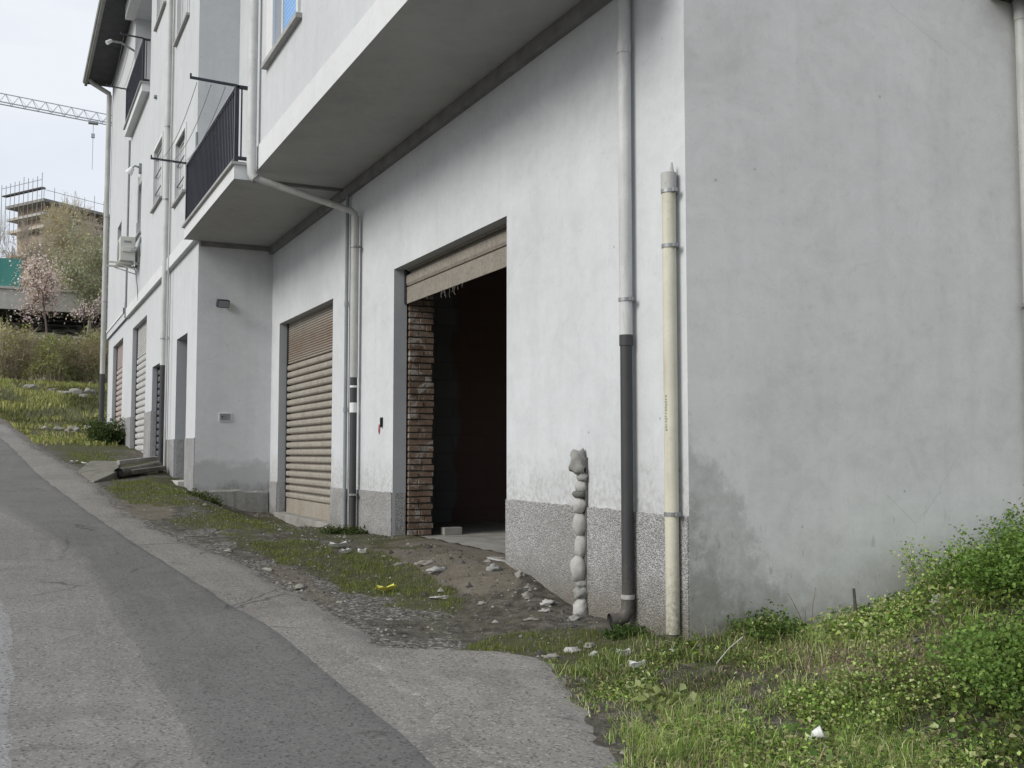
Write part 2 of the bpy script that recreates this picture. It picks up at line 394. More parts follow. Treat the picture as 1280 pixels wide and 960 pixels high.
def H(X, Y, micro=True):
    X = np.asarray(X, float); Y = np.asarray(Y, float)
    Yc = np.minimum(Y, 38.)
    h = -1.58 + .052 * Yc + .0004 * Yc * Yc
    h = h + np.maximum(Y - 38., 0) * .02
    h = h - .42 * np.exp(-((Y - 16.5) / 3.2) ** 2) * sst(2.3, 3.7, X)
    h = h + np.interp(Y, [3, 4.6, 5.6, 6.3, 6.95, 7.6, 8.3, 9.8, 11.3, 12.2], [0, .04, .08, .055, .04, .10, .20, .13, .05, 0]) * sst(2.9, 3.85, X) * (1 - sst(4.2, 4.8, X))
    h = h + .56 * np.exp(-(((X - 6.3) / 1.3) ** 2 + ((Y - 4.5) / 1.2) ** 2))
    h = h + .10 * np.exp(-(((X - 4.4) / .8) ** 2 + ((Y - 4.6) / .6) ** 2))
    b = sst(35.5, 55, Y) * sst(-3.5, -.2, X + (Y - 36) * .12)
    h = h + 2.0 * b + 3.0 * sst(54, 63, Y) + .5 * b * (fbm(X * .5, Y * .35) - .5)
    if micro:
        m = sst(-.22, .30, X - paved_edge(Y)) * (1 - sst(40, 60, Y))
        h = h + m * (.10 * (fbm(X * 1.3, Y * 1.3) - .5) + .045 * (fbm(X * 6, Y * 6, 3) - .45))
    return h

def grid_sheet(xs, ys):
    XX, YY = np.meshgrid(xs, ys); nx, ny = len(xs), len(ys)
    i = np.arange(nx * ny).reshape(ny, nx)
    F = np.stack([i[:-1, :-1], i[:-1, 1:], i[1:, 1:], i[1:, :-1]], -1).reshape(-1, 4)
    return XX.ravel(), YY.ravel(), F
xs = np.concatenate([np.linspace(-400, -25, 14), np.linspace(-22, -2, 16), np.linspace(-1.6, 1.0, 14), np.arange(1.06, 7.2, .055), np.linspace(7.4, 14, 18), np.linspace(16, 40, 12), np.linspace(60, 400, 10)])
ys = np.concatenate([np.linspace(-300, -8, 12), np.linspace(-6, 1.8, 18), np.arange(1.9, 21, .06), np.arange(21.2, 40, .25), np.arange(40.5, 72, .7), np.linspace(74, 130, 20), np.linspace(150, 700, 14)])
GX, GY, GF = grid_sheet(xs, ys)
GZ = H(GX, GY)
inb = ((GX > 4.15) & (GY > 5.75) & (GY < 17.6)) | ((GX > 3.0) & (GY > 17.6) & (GY < 34.2))
GZ = GZ - .45 * inb
def ell(X, Y, cx, cy, rx, ry, n=.5, k=1.3):
    d = ((X - cx) / rx) ** 2 + ((Y - cy) / ry) ** 2 + n * 2 * (fbm(X * k * 2, Y * k * 2) - .47)
    return 1 - sst(.7, 1.2, d)
def vegR(X, Y): # the overgrown ground right of the forecourt and below the side wall
    e = X - (2.30 + .40 * (Y - 4.1)) + .6 * (fbm(X * 2.2, Y * 2.2) - .5)
    return sst(0, .18, e) * (1 - sst(5.75, 6.05, Y + .3 * (fbm(X * 3, Y * 3) - .5)))
def grass_mask(X, Y):
    g = ell(X, Y, 2.95, 9.0, .42, 1.5, .8) + ell(X, Y, 2.65, 10.6, .4, .8, .9)
    g = g + ell(X, Y, 3.12, 6.25, .5, .36, .7) + .8 * ell(X, Y, 3.5, 5.95, .3, .2, .6)
    g = g + .6 * ell(X, Y, 2.5, 13.2, .7, 1.3, 1.2) + .55 * ell(X, Y, 2.9, 14.6, .6, .9, 1.2)
    g = g + .7 * ell(X, Y, 1.95, 17.0, .55, 2.0, 1.) + .7 * ell(X, Y, 1.5, 24, .6, 2.2, 1.)
    g = g + sst(26.5, 29, Y + 3 * (fbm(X, Y) - .5)) * sst(.15, .6, X - road_edge(Y))
    g = g + .8 * sst(28, 32, Y) * sst(0, .3, X - road_edge(Y))
    return np.clip(g, 0, 1)
moss = np.clip(grass_mask(GX, GY) + .8 * sst(8.5, 12, GY) * sst(.15, .6, GX - road_edge(GY)) * sst(.38, .52, fbm(GX * 1.1, GY * 1.1)) + .5 * sst(.46, .56, fbm(GX * 1.9 + 7, GY * 1.9)) * sst(.1, .4, GX - road_edge(GY)) + .5 * vegR(GX, GY) * sst(.4, .55, fbm(GX * 2, GY * 2)) + sst(40, 45, GY), 0, 1)
grav = np.clip(ell(GX, GY, 2.45, 7.2, .6, 1.5, .6) + ell(GX, GY, 2.2, 9.5, .4, 1.6, .6) + ell(GX, GY, 2.2, 12, .5, 1.5, .8) + .7 * ell(GX, GY, 2.0, 15, .8, 1.2, .8) + (1 - sst(0, .25, GX - road_edge(GY))), 0, 1)
grav = grav * (.35 + .65 * sst(.40, .56, fbm(GX * 1.7 + 4, GY * 1.7)) ) ; grav = np.maximum(grav, 1 - sst(0, .2, GX - road_edge(GY)))
concm = np.clip(ell(GX, GY, 3.72, 9.6, .62, 1.7, .45) + .8 * ell(GX, GY, 3.6, 8.3, .4, .7, .8) + .6 * ell(GX, GY, 3.5, 14.8, .4, 1.7, .6) + .7 * ell(GX, GY, 1.75, 15.2, .35, 1.6, 1.3) + .55 * ell(GX, GY, 2.25, 9.0, .14, 1.2, 1.5) + .7 * sst(34, 38, GY) * ell(GX, GY, 1.5, 40, 2, 4, 1.) , 0, 1)
sand = np.clip(.75 * ell(GX, GY, 4.55, 4.55, .6, .42, .9) + ell(GX, GY, 5.6, 5.1, .6, .3, .7), 0, 1)
def ground_mat():
    t = NT('ground_soil'); a = t.attr('Col'); s = t.n('ShaderNodeSeparateColor'); t.l(a, s.inputs[0])
    mo, gr, co = s.outputs[0], s.outputs[1], s.outputs[2]
    sa = t.n('ShaderNodeAttribute'); sa.attribute_name = 'Sand'
    n1 = t.noise(1.7, 6, .7, dist=.5); n2 = t.noise(9, 6, .7); n3 = t.noise(45, 4, .75); n4 = t.noise(140, 3, .7)
    c = t.ramp(n2, [(.32, (.046, .041, .034)), (.5, (.100, .092, .078)), (.66, (.180, .168, .145))])
    pv = t.voro(48, 'Color'); ps = t.n('ShaderNodeSeparateColor'); t.l(pv, ps.inputs[0])
    peb = t.ramp(ps.outputs[0], [(0, (.055, .05, .045)), (.5, (.135, .127, .115)), (.85, (.215, .205, .19)), (1., (.38, .37, .345))])
    def edge(m, lo=.35, hi=.65): # break mask borders with noise
        q = t.math('ADD', m, t.math('MULTIPLY', t.math('SUBTRACT', t.math('ADD', t.math('MULTIPLY', n2, .6), t.math('MULTIPLY', n3, .4)), .5), 1.5))
        return t.rng(q, lo, hi)
    c = t.mix(t.math('MULTIPLY', edge(gr), .85), c, peb)
    cc = t.ramp(n1, [(.3, (.12, .105, .082)), (.6, (.21, .188, .152))])
    cc = t.mix(t.math('MULTIPLY', t.ramp(n3, [(.4, 1.), (.6, 0.)]), .5), cc, (.11, .095, .075))
    c = t.mix(t.math('MULTIPLY', edge(co), .85), c, cc)
    mc = t.ramp(n3, [(.3, (.045, .048, .022)), (.55, (.085, .088, .040)), (.75, (.135, .130, .070))])
    c = t.mix(t.math('MULTIPLY', edge(mo, .45, .75), .8), c, mc)
    c = t.mix(edge(sa.outputs['Fac'], .4, .7), c, t.ramp(n3, [(.3, (.12, .10, .07)), (.7, (.28, .245, .18))]))
    # loose pale chips
    sp = t.voro(23, 'Distance'); chip = t.math('MULTIPLY', t.ramp(sp, [(.10, 1.), (.14, 0.)]), t.ramp(t.noise(3.3, 4, .7), [(.5, 0.), (.6, 1.)]))
    c = t.mix(t.math('MULTIPLY', chip, .7), c, (.36, .345, .31))
    h = t.math('ADD', t.math('MULTIPLY', n2, .6), t.math('ADD', t.math('MULTIPLY', n3, .35), t.math('MULTIPLY', n4, .2)))
    t.bsdf(c, .96, 0, t.bump(h, .9, .035), .1); return t.m
M['ground'] = ground_mat()
g = npmesh('ground', np.stack([GX, GY, GZ], 1), GF, 'ground', np.stack([moss, grav, concm], 1), smooth=True)
sa = g.data.attributes.new('Sand', 'FLOAT', 'POINT'); sa.data.foreach_set('value', sand.astype(np.float32))
tag(g, kind='structure')

def asphalt(name, lo, hi, speck, tint=(1, 1, 1), stain=True):
    t = NT(name)
    big = t.noise(.45, 5, .6, dist=.5); mid = t.noise(3, 6, .7); fine = t.noise(70, 4, .85)
    v = t.voro(85, 'Color'); sp = t.n('ShaderNodeSeparateColor'); t.l(v, sp.inputs[0])
    f = t.math('ADD', t.math('MULTIPLY', big, .45), t.math('ADD', t.math('MULTIPLY', mid, .25), t.math('MULTIPLY', fine, .3)))
    c = t.ramp(f, [(.36, tuple(lo * q for q in tint)), (.64, tuple(hi * q for q in tint))])
    c = t.mix(t.math('MULTIPLY', t.ramp(sp.outputs[0], [(.80, 0.), (.95, 1.)]), speck), c, (.45, .44, .41))
    c = t.mix(t.math('MULTIPLY', t.ramp(sp.outputs[1], [(.78, 0.), (.95, 1.)]), .6), c, (.03, .03, .03))
    # long wear streaks along the road
    st = t.noise(1., 5, .7, vec=t.mapped((5, .35, 1)))
    c = t.mix(t.math('MULTIPLY', t.ramp(st, [(.52, 0.), (.7, 1.)]), .22), c, tuple(hi * 1.35 * q for q in tint))
    ck = t.n('ShaderNodeTexVoronoi', feature='DISTANCE_TO_EDGE'); ck.inputs['Scale'].default_value = .9
    wv = t.n('ShaderNodeMixRGB'); wv.inputs[0].default_value = .12; nz = t.n('ShaderNodeTexNoise'); nz.inputs['Scale'].default_value = 5; nz.inputs['Detail'].default_value = 5; t.l(t.P, nz.inputs['Vector']); t.l(t.P, wv.inputs[1]); t.l(nz.outputs['Color'], wv.inputs[2]); t.l(wv.outputs[0], ck.inputs['Vector'])
    ckm = t.math('MULTIPLY', t.ramp(ck.outputs['Distance'], [(.004, 1.), (.010, 0.)]), t.ramp(t.noise(.8, 3, .5), [(.53, 0.), (.60, 1.)]))
    c = t.mix(t.math('MULTIPLY', ckm, .6), c, (.035, .034, .032))
    pt_ = t.noise(1.3, 5, .65, dist=1.); c = t.mix(t.math('MULTIPLY', t.ramp(pt_, [(.56, 0.), (.64, 1.)]), .22), c, (.075, .073, .07))
    h = t.math('ADD', t.math('MULTIPLY', fine, .7), t.math('MULTIPLY', sp.outputs[0], .5))
    t.bsdf(c, .88, 0, t.bump(h, .5, .006), .25); return t.m
M['asph_old'] = asphalt('asphalt_old', .142, .222, .30, (1.03, .99, .93))
M['asph_new'] = asphalt('asphalt_patch', .106, .160, .12, (1.02, 1.0, .96))
M['asph_pale'] = asphalt('asphalt_bleached', .20, .30, .45, (1.01, 1., .98))
M['apron'] = asphalt('apron_asphalt', .145, .26, .40, (1.05, .99, .91))
M['shoulder'] = asphalt('shoulder_gravel', .135, .24, .38, (1.05, .99, .91))
def strip(name, mat, fl, fr, y0, y1, lift, dy=.08, nx=14, rag=.05, k=2.2, seed=0, feather=0):
    Y = np.arange(y0, y1, dy) if y1 < 30 else np.concatenate([np.arange(y0, 30, dy), np.arange(30, y1, dy * 6)])
    L = fl(Y) + rag * 2 * (fbm(Y * k + seed, Y * 0 + seed + 3.7, 4) - .47) * (1 if rag else 0)
    R = fr(Y) + rag * 2 * (fbm(Y * k + seed + 40, Y * 0 + seed + 1.3, 4) - .47)
    s = np.linspace(0, 1, nx)
    X = L[:, None] * (1 - s) + R[:, None] * s; YY = np.repeat(Y[:, None], nx, 1)
    Z = H(X, YY, False) + lift
    Z[:, 0] -= lift * .9
    if feather: Z -= (lift + .045) * sst(0, 1, (X - (R[:, None] - feather)) / feather)
    else: Z[:, -1] -= lift * .9
    i = np.arange(X.size).reshape(X.shape)
    F = np.stack([i[:-1, :-1], i[:-1, 1:], i[1:, 1:], i[1:, :-1]], -1).reshape(-1, 4)
    o = npmesh(name, np.stack([X.ravel(), YY.ravel(), Z.ravel()], 1), F, mat, smooth=True)
    return tag(o, kind='structure')
ip = lambda pts: (lambda Y: np.interp(Y, [p[0] for p in pts], [p[1] for p in pts]))
# road bed with old asphalt, patch strip, bleached strip and gravelly shoulder
strip('road', 'asph_old', ip([(-30, -3.6), (30, -3.4), (40, -4), (60, -9)]), ip([(-30, 1.2), (4, 1.2), (10, 1.1), (16, 1.0), (25, .5), (34, 0), (38, -.4), (45, -1.9), (60, -6.4)]), -30, 60, .012, nx=40, rag=.02)
strip('road_shoulder', 'shoulder', ip([(-30, .9), (4, .9), (10, .8), (16, .6), (25, .1), (34, -.4)]), lambda Y: road_edge(Y) + .22, -10, 37, .020, nx=28, rag=.12, k=2.6, seed=11, feather=.42)
strip('road_patch', 'asph_new', ip([(-10, .80), (4.8, .76), (7.2, .72), (9, .66), (10.6, .60), (12.5, .34), (14.8, -.10), (19, -.45), (30, -1.1), (38, -1.6)]),
      ip([(-10, 1.75), (5.5, 1.73), (6.9, 1.71), (8, 1.58), (10.5, 1.32), (13.7, 1.05), (20, .55), (28, .1), (38, -.7)]), -10, 37, .028, nx=14, rag=.035, k=2.6, seed=5)
strip('road_wheel_track', 'asph_pale', ip([(-10, -.9), (5, -.75), (8, -.6), (12, -.5)]), ip([(-10, .12), (5, .10), (6.5, .12), (8, .08), (10, -.02), (11.5, -.25), (12.2, -.45)]), -10, 12.1, .018, nx=10, rag=.07, k=3, seed=8)
strip('forecourt_asphalt', 'apron', lambda Y: np.interp(Y, [-10, 3, 4.2, 5.0, 6.6], [2.1, 2.1, 1.95, 1.9, 1.95]), lambda Y: paved_edge(Y) + .2, -10, 6.6, .024, dy=.05, nx=30, rag=.14, k=3.4, seed=2, feather=.42)

# ------------------------------------------------------------------ BUILDING
BX = 2.64          # plane of the upper storeys and the far half
LX = 2.70          # ground storey of the far half
AX = 3.90          # recessed garage front
YC = 5.60          # near corner / side wall
TOP = 11.36
Bd = thing('apartment_building', 'long grey plastered apartment building with garages below and an overhanging upper storey', 'building', (3.9, 17.4, -1.0))
b = MB(); b.mat(0)
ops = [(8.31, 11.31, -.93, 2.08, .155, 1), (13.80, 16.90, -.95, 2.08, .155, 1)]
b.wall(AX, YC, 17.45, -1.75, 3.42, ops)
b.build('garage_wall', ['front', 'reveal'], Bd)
b = MB(); b.wall(YC, AX, 14, -2.2, 3.42, axis='y'); b.quad((BX, YC, 3.42), (14, YC, 3.42), (14, YC, TOP), (BX, YC, TOP))
b.build('side_wall', 'side', Bd)
b = MB(); b.quad((LX, 17.45, -1.4), (AX, 17.45, -1.4), (AX, 17.45, 3.42), (LX, 17.45, 3.42)); b.build('return_wall', 'ret', Bd)
# overhanging storey
b = MB()
b.wall(BX + .02, YC, 13.2, 3.72, TOP, [(10.86, 11.97, 4.6, 5.95, .12)])
b.quad((BX + .02, 13.2, 3.72), (3.29, 13.2, 3.72), (3.29, 13.2, TOP), (BX + .02, 13.2, TOP))
b.build('overhang_wall', 'upper', Bd)
b = MB(); b.box(BX, BX + .4, YC + .002, 13.2, 3.42, 3.72, skip=('b', 'x1')); b.build('floor_band', 'band', Bd)
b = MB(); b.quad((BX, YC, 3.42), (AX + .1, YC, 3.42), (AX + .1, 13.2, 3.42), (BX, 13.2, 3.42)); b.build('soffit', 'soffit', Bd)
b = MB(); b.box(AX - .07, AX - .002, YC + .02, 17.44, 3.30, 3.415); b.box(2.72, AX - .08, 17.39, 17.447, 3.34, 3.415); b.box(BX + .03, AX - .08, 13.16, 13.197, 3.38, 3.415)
b.build('crease_shade', 'crease_shade', Bd)  # added dark strips imitating seam shade where soffit meets wall
# loggia behind the balcony
b = MB()
b.quad((3.29, 13.2, 3.6), (3.29, 17.42, 3.6), (3.29, 17.42, TOP), (3.29, 13.2, TOP))
b.quad((BX, 17.42, 3.44), (3.29, 17.42, 3.44), (3.29, 17.42, TOP), (BX, 17.42, TOP))
b.build('loggia_wall', 'upper', Bd)
# far half
b = MB()
lo = [(18.45, 19.70, -.47, 2.04, .9, 1), (21.40, 23.20, -.8, 1.80, .135, 1), (24.40, 27.30, -.4, 3.05, .135, 1), (29.70, 32.60, 0, 3.08, .145, 1)]
b.wall(LX, 17.45, 34.35, -1.2, 3.45, lo); b.quad((LX, 34.35, -1.), (12, 34.35, -1.), (12, 34.35, 3.45), (LX, 34.35, 3.45))
b.build('ground_floor_wall', ['upper', 'reveal'], Bd)
up = [(18.68, 19.85, 4.52, 5.63, .10), (21.80, 23.12, 5.10, 6.34, .10), (25.50, 26.48, 5.10, 6.30, .22), (30.28, 31.42, 5.26, 6.32, .2),
      (18.62, 20.02, 7.60, 8.95, .10), (21.82, 23.22, 9.07, 10.4, .10), (24.25, 27.75, 8.22, 11.0, .66)]
b = MB(); b.wall(BX, 17.43, 34.35, 3.45, TOP, up); b.box(BX, LX, 17.43, 28.35, 3.43, 3.449, skip=('t',))
b.quad((BX, 34.35, 3.45), (12, 34.35, 3.45), (12, 34.35, TOP), (BX, 34.35, TOP)); b.quad((3.30, 24.25, 8.22), (3.30, 27.75, 8.22), (3.30, 27.75, 11.), (3.30, 24.25, 11.))
b.build('facade_wall', 'upper', Bd)
b = MB(); b.box(BX - .025, BX - .002, 17.44, 28.25, 3.43, 3.66); b.box(BX - .025, BX - .002, 28.6, 34.3, 3.63, 3.70); b.build('floor_band', 'band', Bd)
# plinth in roughcast
b = MB()
def pl(X, y0, y1, zt0, zt1, zb=-1.7, d=.014, axis='x'):
    b = MB()
    if axis == 'x': a = [(X - d, y0, zb), (X - d, y1, zb), (X - d, y1, zt1), (X - d, y0, zt0)]; c = [(X, y0, zt0), (X, y1, zt1)]
    ns = max(2, int((y1 - y0) / .06)); zt = [zt0 + (zt1 - zt0) * q / ns + .016 * (float(fbm(np.array(y0 * 3 + q * .55), np.array(X))) - .5) + .010 * (random.random() - .5) for q in range(ns + 1)]; yq = [y0 + (y1 - y0) * q / ns for q in range(ns + 1)]
    for q in range(ns): b.quad((X - d, yq[q], zb), (X - d, yq[q + 1], zb), (X - d, yq[q + 1], zt[q + 1]), (X - d, yq[q], zt[q])); b.quad((X - d, yq[q], zt[q]), (X - d, yq[q + 1], zt[q + 1]), (X, yq[q + 1], zt[q + 1] + .004), (X, yq[q], zt[q] + .004))
    b.quad((X - d, y0, zb), (X, y0, zb), (X, y0, zt0), (X - d, y0, zt0)); b.quad((X - d, y1, zb), (X, y1, zb), (X, y1, zt1), (X - d, y1, zt1))
    for (yj, zj, xj) in ((11.308, -.44, AX), (16.898, -.455, AX), (19.698, .25, LX), (23.198, .88, LX), (27.298, .89, LX), (32.598, .9, LX)):
        if xj == X and abs(yj - y0) < .02:
            b.quad((X - d, y0 - .003, -1.3), (X + .15, y0 - .010, -1.3), (X + .15, y0 - .010, zj), (X - d, y0 - .003, zj))
    b.build('plinth', 'rough', Bd)
pl(AX, YC + .001, 8.305, -.400, -.394); pl(AX, 11.315, 13.795, -.440, -.452); pl(AX, 16.905, 17.44, -.455, -.458)
pl(LX, 17.452, 18.445, .245, .25); pl(LX, 19.705, 21.395, .25, .26); pl(LX, 23.205, 24.395, .88, .89); pl(LX, 27.305, 29.695, .89, .90); pl(LX, 32.605, 34.34, .90, .91)
# chipped plaster foot at the end of the return wall
b = MB(); n = 26
for i in range(n):
    x0 = LX - .05 + (AX - LX + .02) * i / n; x1 = LX - .05 + (AX - LX + .02) * (i + 1) / n
    zt = lambda x: -.60 - .03 * (x - LX) + .10 * (float(fbm(np.array(x * 3.), np.array(2.))) - .5)
    dd = lambda x: .05 + .05 * float(fbm(np.array(x * 4.), np.array(7.)))
    b.quad((x0, 17.44 - dd(x0), -1.4), (x1, 17.44 - dd(x1), -1.4), (x1, 17.44 - dd(x1) * .7, zt(x1)), (x0, 17.44 - dd(x0) * .7, zt(x0)))
    b.quad((x0, 17.44 - dd(x0) * .7, zt(x0)), (x1, 17.44 - dd(x1) * .7, zt(x1)), (x1, 17.45, zt(x1) + .03), (x0, 17.45, zt(x0) + .03))
b.build('stone_footing', 'stoneG', Bd)
# roof, eaves
b = MB(); b.box(BX, 14, YC, 34.35, TOP, TOP + .25); b.build('roof', 'fascia', Bd)
ev = MB(); ev.box(1.92, BX + .02, 15, 34.62, TOP + .03, TOP + .10); ev.box(BX + .02, 12, 34.36, 34.62, TOP + .03, TOP + .1); eo = ev.build('eave', 'wood', Bd)
f = MB(); f.box(1.84, 1.92, 15, 34.64, TOP - .03, TOP + .17); f.tube([(1.86, 15, TOP + .1), (1.86, 34.64, TOP + .1)], .075, 8)
f.build('gutter', 'fascia', eo, smooth=True)
b = MB(); b.box(2.40, BX - .003, 24.25, 27.9, 10.985, TOP - .002); b.build('loggia_lintel', 'band', Bd)
# garage interior (near garage)
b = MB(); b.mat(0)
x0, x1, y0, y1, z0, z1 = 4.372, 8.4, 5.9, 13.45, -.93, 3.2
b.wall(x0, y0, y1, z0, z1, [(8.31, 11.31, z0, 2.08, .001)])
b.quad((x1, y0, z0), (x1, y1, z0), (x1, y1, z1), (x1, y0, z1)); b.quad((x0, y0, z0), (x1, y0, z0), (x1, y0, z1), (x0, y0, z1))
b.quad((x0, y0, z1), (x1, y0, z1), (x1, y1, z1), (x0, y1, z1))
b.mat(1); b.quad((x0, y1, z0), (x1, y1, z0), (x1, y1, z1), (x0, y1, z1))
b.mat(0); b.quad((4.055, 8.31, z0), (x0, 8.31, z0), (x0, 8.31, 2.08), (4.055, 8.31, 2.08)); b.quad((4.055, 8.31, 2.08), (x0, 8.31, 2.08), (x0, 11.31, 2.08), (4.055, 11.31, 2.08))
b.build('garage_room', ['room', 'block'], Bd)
b = MB(); b.box(3.915, x1, 8.312, 11.308, -1.2, -.925); b.box(4.37, x1, y0, y1, -1.3, -.927); b.build('garage_floor', 'conc', Bd)
# brick pier on the far jamb
b = MB(); b.mat(1); b.box(4.09, 4.365, 11.305, 11.6, -.92, 2.06); b.mat(0)
z = -.915; k = 0
while z < 2.02:
    hgt = .062 + random.uniform(-.004, .004)
    cuts = [4.075, 4.075 + random.choice((.12, .17, .2)), 4.372]
    if k % 2: cuts = [4.075, 4.21 + random.uniform(-.03, .03), 4.372]
    for a, c in zip(cuts[:-1], cuts[1:]):
        j = random.uniform(-.03, .016); e = random.uniform(-.028, .014) if c > 4.36 else 0
        zz = z + random.uniform(-.003, .003)
        b.box(a + .003, c - .003 + e, 11.285 + j * .6, 11.5, zz, zz + hgt - .006)
    z += hgt + .011; k += 1
b.build('brick_pier', ['brick', 'mortar'], Bd, bevel=.004)
b = MB(); b.box(AX - .05, AX + .16, 13.802, 16.898, -1.25, -.925); b.build('threshold', 'conc', Bd, bevel=.012)
# roller shutters
def shutter(X, y0, y1, z0, z1, mat, pitch=.115, bulge=.022, bottom=.22, fine_from=None, name='roller_shutter'):
    prof = [(0, z0), (-.012, z0), (-.012, z0 + bottom), (.012, z0 + bottom + .005)]
    z = z0 + bottom + .012
    while z < z1:
        p = pitch if (fine_from is None or z < fine_from) else pitch * .33
        bl = bulge if (fine_from is None or z < fine_from) else bulge * .45
        for q, d in ((0, 1.5), (.03, -.4), (.2, -.95), (.5, -1.), (.74, -.75), (.80, 1.4), (1., 1.5)):
            prof.append((d * bl, min(z + q * p, z1)))
        z += p
    b = MB(); n = len(prof)
    b.add([(X + d, y0, zz) for d, zz in prof] + [(X + d, y1, zz) for d, zz in prof], [(i, i + 1, n + i + 1, n + i) for i in range(n - 1)])
    o = b.build(name, mat, Bd)
    for ya, yb in ((y1 - .045, y1 - .003), (y0 + .003, y0 + .045)):
        g = MB(); g.box(X - .03, X + .03, ya, yb, z0, z1); g.build('guide_rail', 'steel_dark', o)
    return o
s1 = shutter(AX + .15, 8.312, 11.308, 1.69, 2.08, 'shut1', .17, .02, .185)
tag(s1, 'dusty cream roller shutter rolled almost fully up')
h = MB()
for i in range(12):
    y = random.gauss(9.85, .35); ln = random.uniform(.02, .10)
    if not 8.4 < y < 11.2: continue
    p = Vector((AX + .135, y, 1.69)); pts = [p]
    for q in range(3): p = p + Vector((random.uniform(-.01, .01), random.uniform(-.02, .02), -ln / 3)); pts.append(p)
    h.tube(pts, .004, 4)
tag(h.build('hanging_roots', 'mortar', s1), kind='stuff')
s2 = shutter(AX + .15, 13.802, 16.898, -.93, 2.08, 'shut', .112, .026, .22, fine_from=1.42); tag(s2, 'closed rust-stained cream roller shutter')
for (y0_, y1_, zb, zt, mt, lb, pt) in ((21.402, 23.198, -.3, 1.8, 'shutG', 'closed dark grey slatted roller shutter', .14), (24.402, 27.298, -.05, 3.05, 'shutW', 'closed whitish roller shutter with wide slats', .15), (29.702, 32.598, .35, 3.08, 'shutR', 'closed roller shutter with red stains on pale slats', .15)):
    tag(shutter(LX + .125, y0_, y1_, zb, zt, mt, pt, .020, .1, fine_from=None if mt == 'shutG' else zt - .75), lb)
b = MB(); b.box(LX + .82, LX + .88, 18.452, 19.698, -.46, 2.035); dr = b.build('door', 'steel_dark', Bd)
b = MB(); b.tube([(LX + .80, 18.6, .6), (LX + .78, 18.6, .6), (LX + .78, 18.75, .6)], .012, 6); b.build('handle', 'metal', dr)
b = MB(); b.box(LX - .12, LX + .9, 18.40, 19.8, -.56, -.465); tag(b.build('door_step', 'conc_pale', Bd, bevel=.008), 'white stone step')
# windows
def window(y0, y1, z0, z1, pane='blind', bars=True, depth=.10, X=BX, trim=True, sillo=.06):
    f = MB(); w = .07
    if trim:
        f.box(X - .018, X - .002, y0 - w, y0, z0, z1 + w); f.box(X - .018, X - .002, y1, y1 + w, z0, z1 + w); f.box(X - .018, X - .002, y0, y1, z1, z1 + w)
    fx = X + depth - .04
    for a in ((y0 + .002, y0 + .06, z0, z1), (y1 - .06, y1 - .002, z0, z1), (y0 + .06, y1 - .06, z0, z0 + .06), (y0 + .06, y1 - .06, z1 - .06, z1 - .002), ((y0 + y1) / 2 - .03, (y0 + y1) / 2 + .03, z0 + .06, z1 - .06)):
        f.box(fx, fx + .045, *a)
    o = f.build('window', 'frame', Bd)
    p = MB(); p.box(fx + .02, fx + .05, y0 + .03, y1 - .03, z0 + .03, z1 - .03); p.build('pane', pane, o)
    s = MB(); s.box(X - sillo, X + .03, y0 - .11, y1 + .11, z0 - .045, z0 - .002); s.build('sill', 'sill', o)
    if bars:
        g = MB(); k = 0
        for zz in np.arange(z0 + .33, z1, .38): g.bar((X + .03, y0, zz), (X + .03, y1, zz), .016)
        g.build('grille', 'steel_dark', o)
    return o
window(18.68, 19.85, 4.52, 5.63); window(21.80, 23.12, 5.10, 6.34); window(25.50, 26.48, 5.10, 6.30, 'glass', False, .22, trim=False); window(30.28, 31.42, 5.26, 6.32, 'glass', False, .2, trim=False)
window(18.62, 20.02, 7.60, 8.95, bars=False); window(21.82, 23.22, 9.07, 10.4, bars=False)
wb = MB(); X = BX + .02
wb.box(X - .03, X - .002, 11.97, 12.30, 4.6, 6.02); wb.box(X - .03, X - .002, 10.78, 10.86, 4.6, 6.02); wb.box(X - .03, X - .002, 10.86, 11.97, 5.95, 6.02); wb.box(X + .07, X + .10, 11.90, 11.968, 4.6, 5.95)
w = wb.build('window', 'frame', Bd); tag(w, 'window with a bright blue slatted shutter')
p = MB(); p.box(X + .085, X + .11, 10.862, 11.90, 4.6, 5.95); p.build('shutter', 'blue', w)
s = MB(); s.box(X - .07, X + .10, 10.70, 12.38, 4.545, 4.598); s.build('sill', 'sill', w)
# balconies
def balcony(y0, y1, zs, xo, zr0, zr1, inner, label):
    sl = MB(); sl.box(xo, inner, y0, y1, zs, zs + .18); so = sl.build('balcony', 'band', Bd); tag(so, label)
    if zs < 4:
        uf = MB(); uf.quad((xo, y0, zs - .003), (AX, y0, zs - .003), (AX, y1, zs - .003), (xo, y1, zs - .003)); uf.build('underside', 'soffit', so)
    li = MB(); li.box(xo - .04, inner, y0 - .03, y1 + .02, zs + .18, zs + .215); li.build('slab_edge', 'sill', so)
    r = MB(); xr = xo + .03
    for yy in np.arange(y0 + .06, y1 - .04, .112): r.box(xr - .008, xr + .008, yy - .008, yy + .008, zr0, zr1)
    r.box(xr - .02, xr + .02, y0 + .05, y1 - .05, zr0, zr0 + .035)
    for xx in np.arange(xr + .06, BX - .01, .09): r.box(xx - .008, xx + .008, y0 + .04, y0 + .065, zr0, zr1)
    r.box(xr, BX - .005, y0 + .035, y0 + .07, zr0, zr0 + .04); r.box(xr, BX - .005, y0 + .03, y0 + .075, zr1 - .01, zr1 + .03)
    for yy in (y0 + .05, y1 - .06): r.box(xr - .025, xr + .025, yy - .02, yy + .02, zs + .215, zr1 + .02)
    ro = r.build('railing', 'steel_dark', so)
    t = MB(); t.box(xr - .03, xr + .03, y0 + .08, y1 - .04, zr1, zr1 + .03); t.build('handrail', 'rail_top', ro)
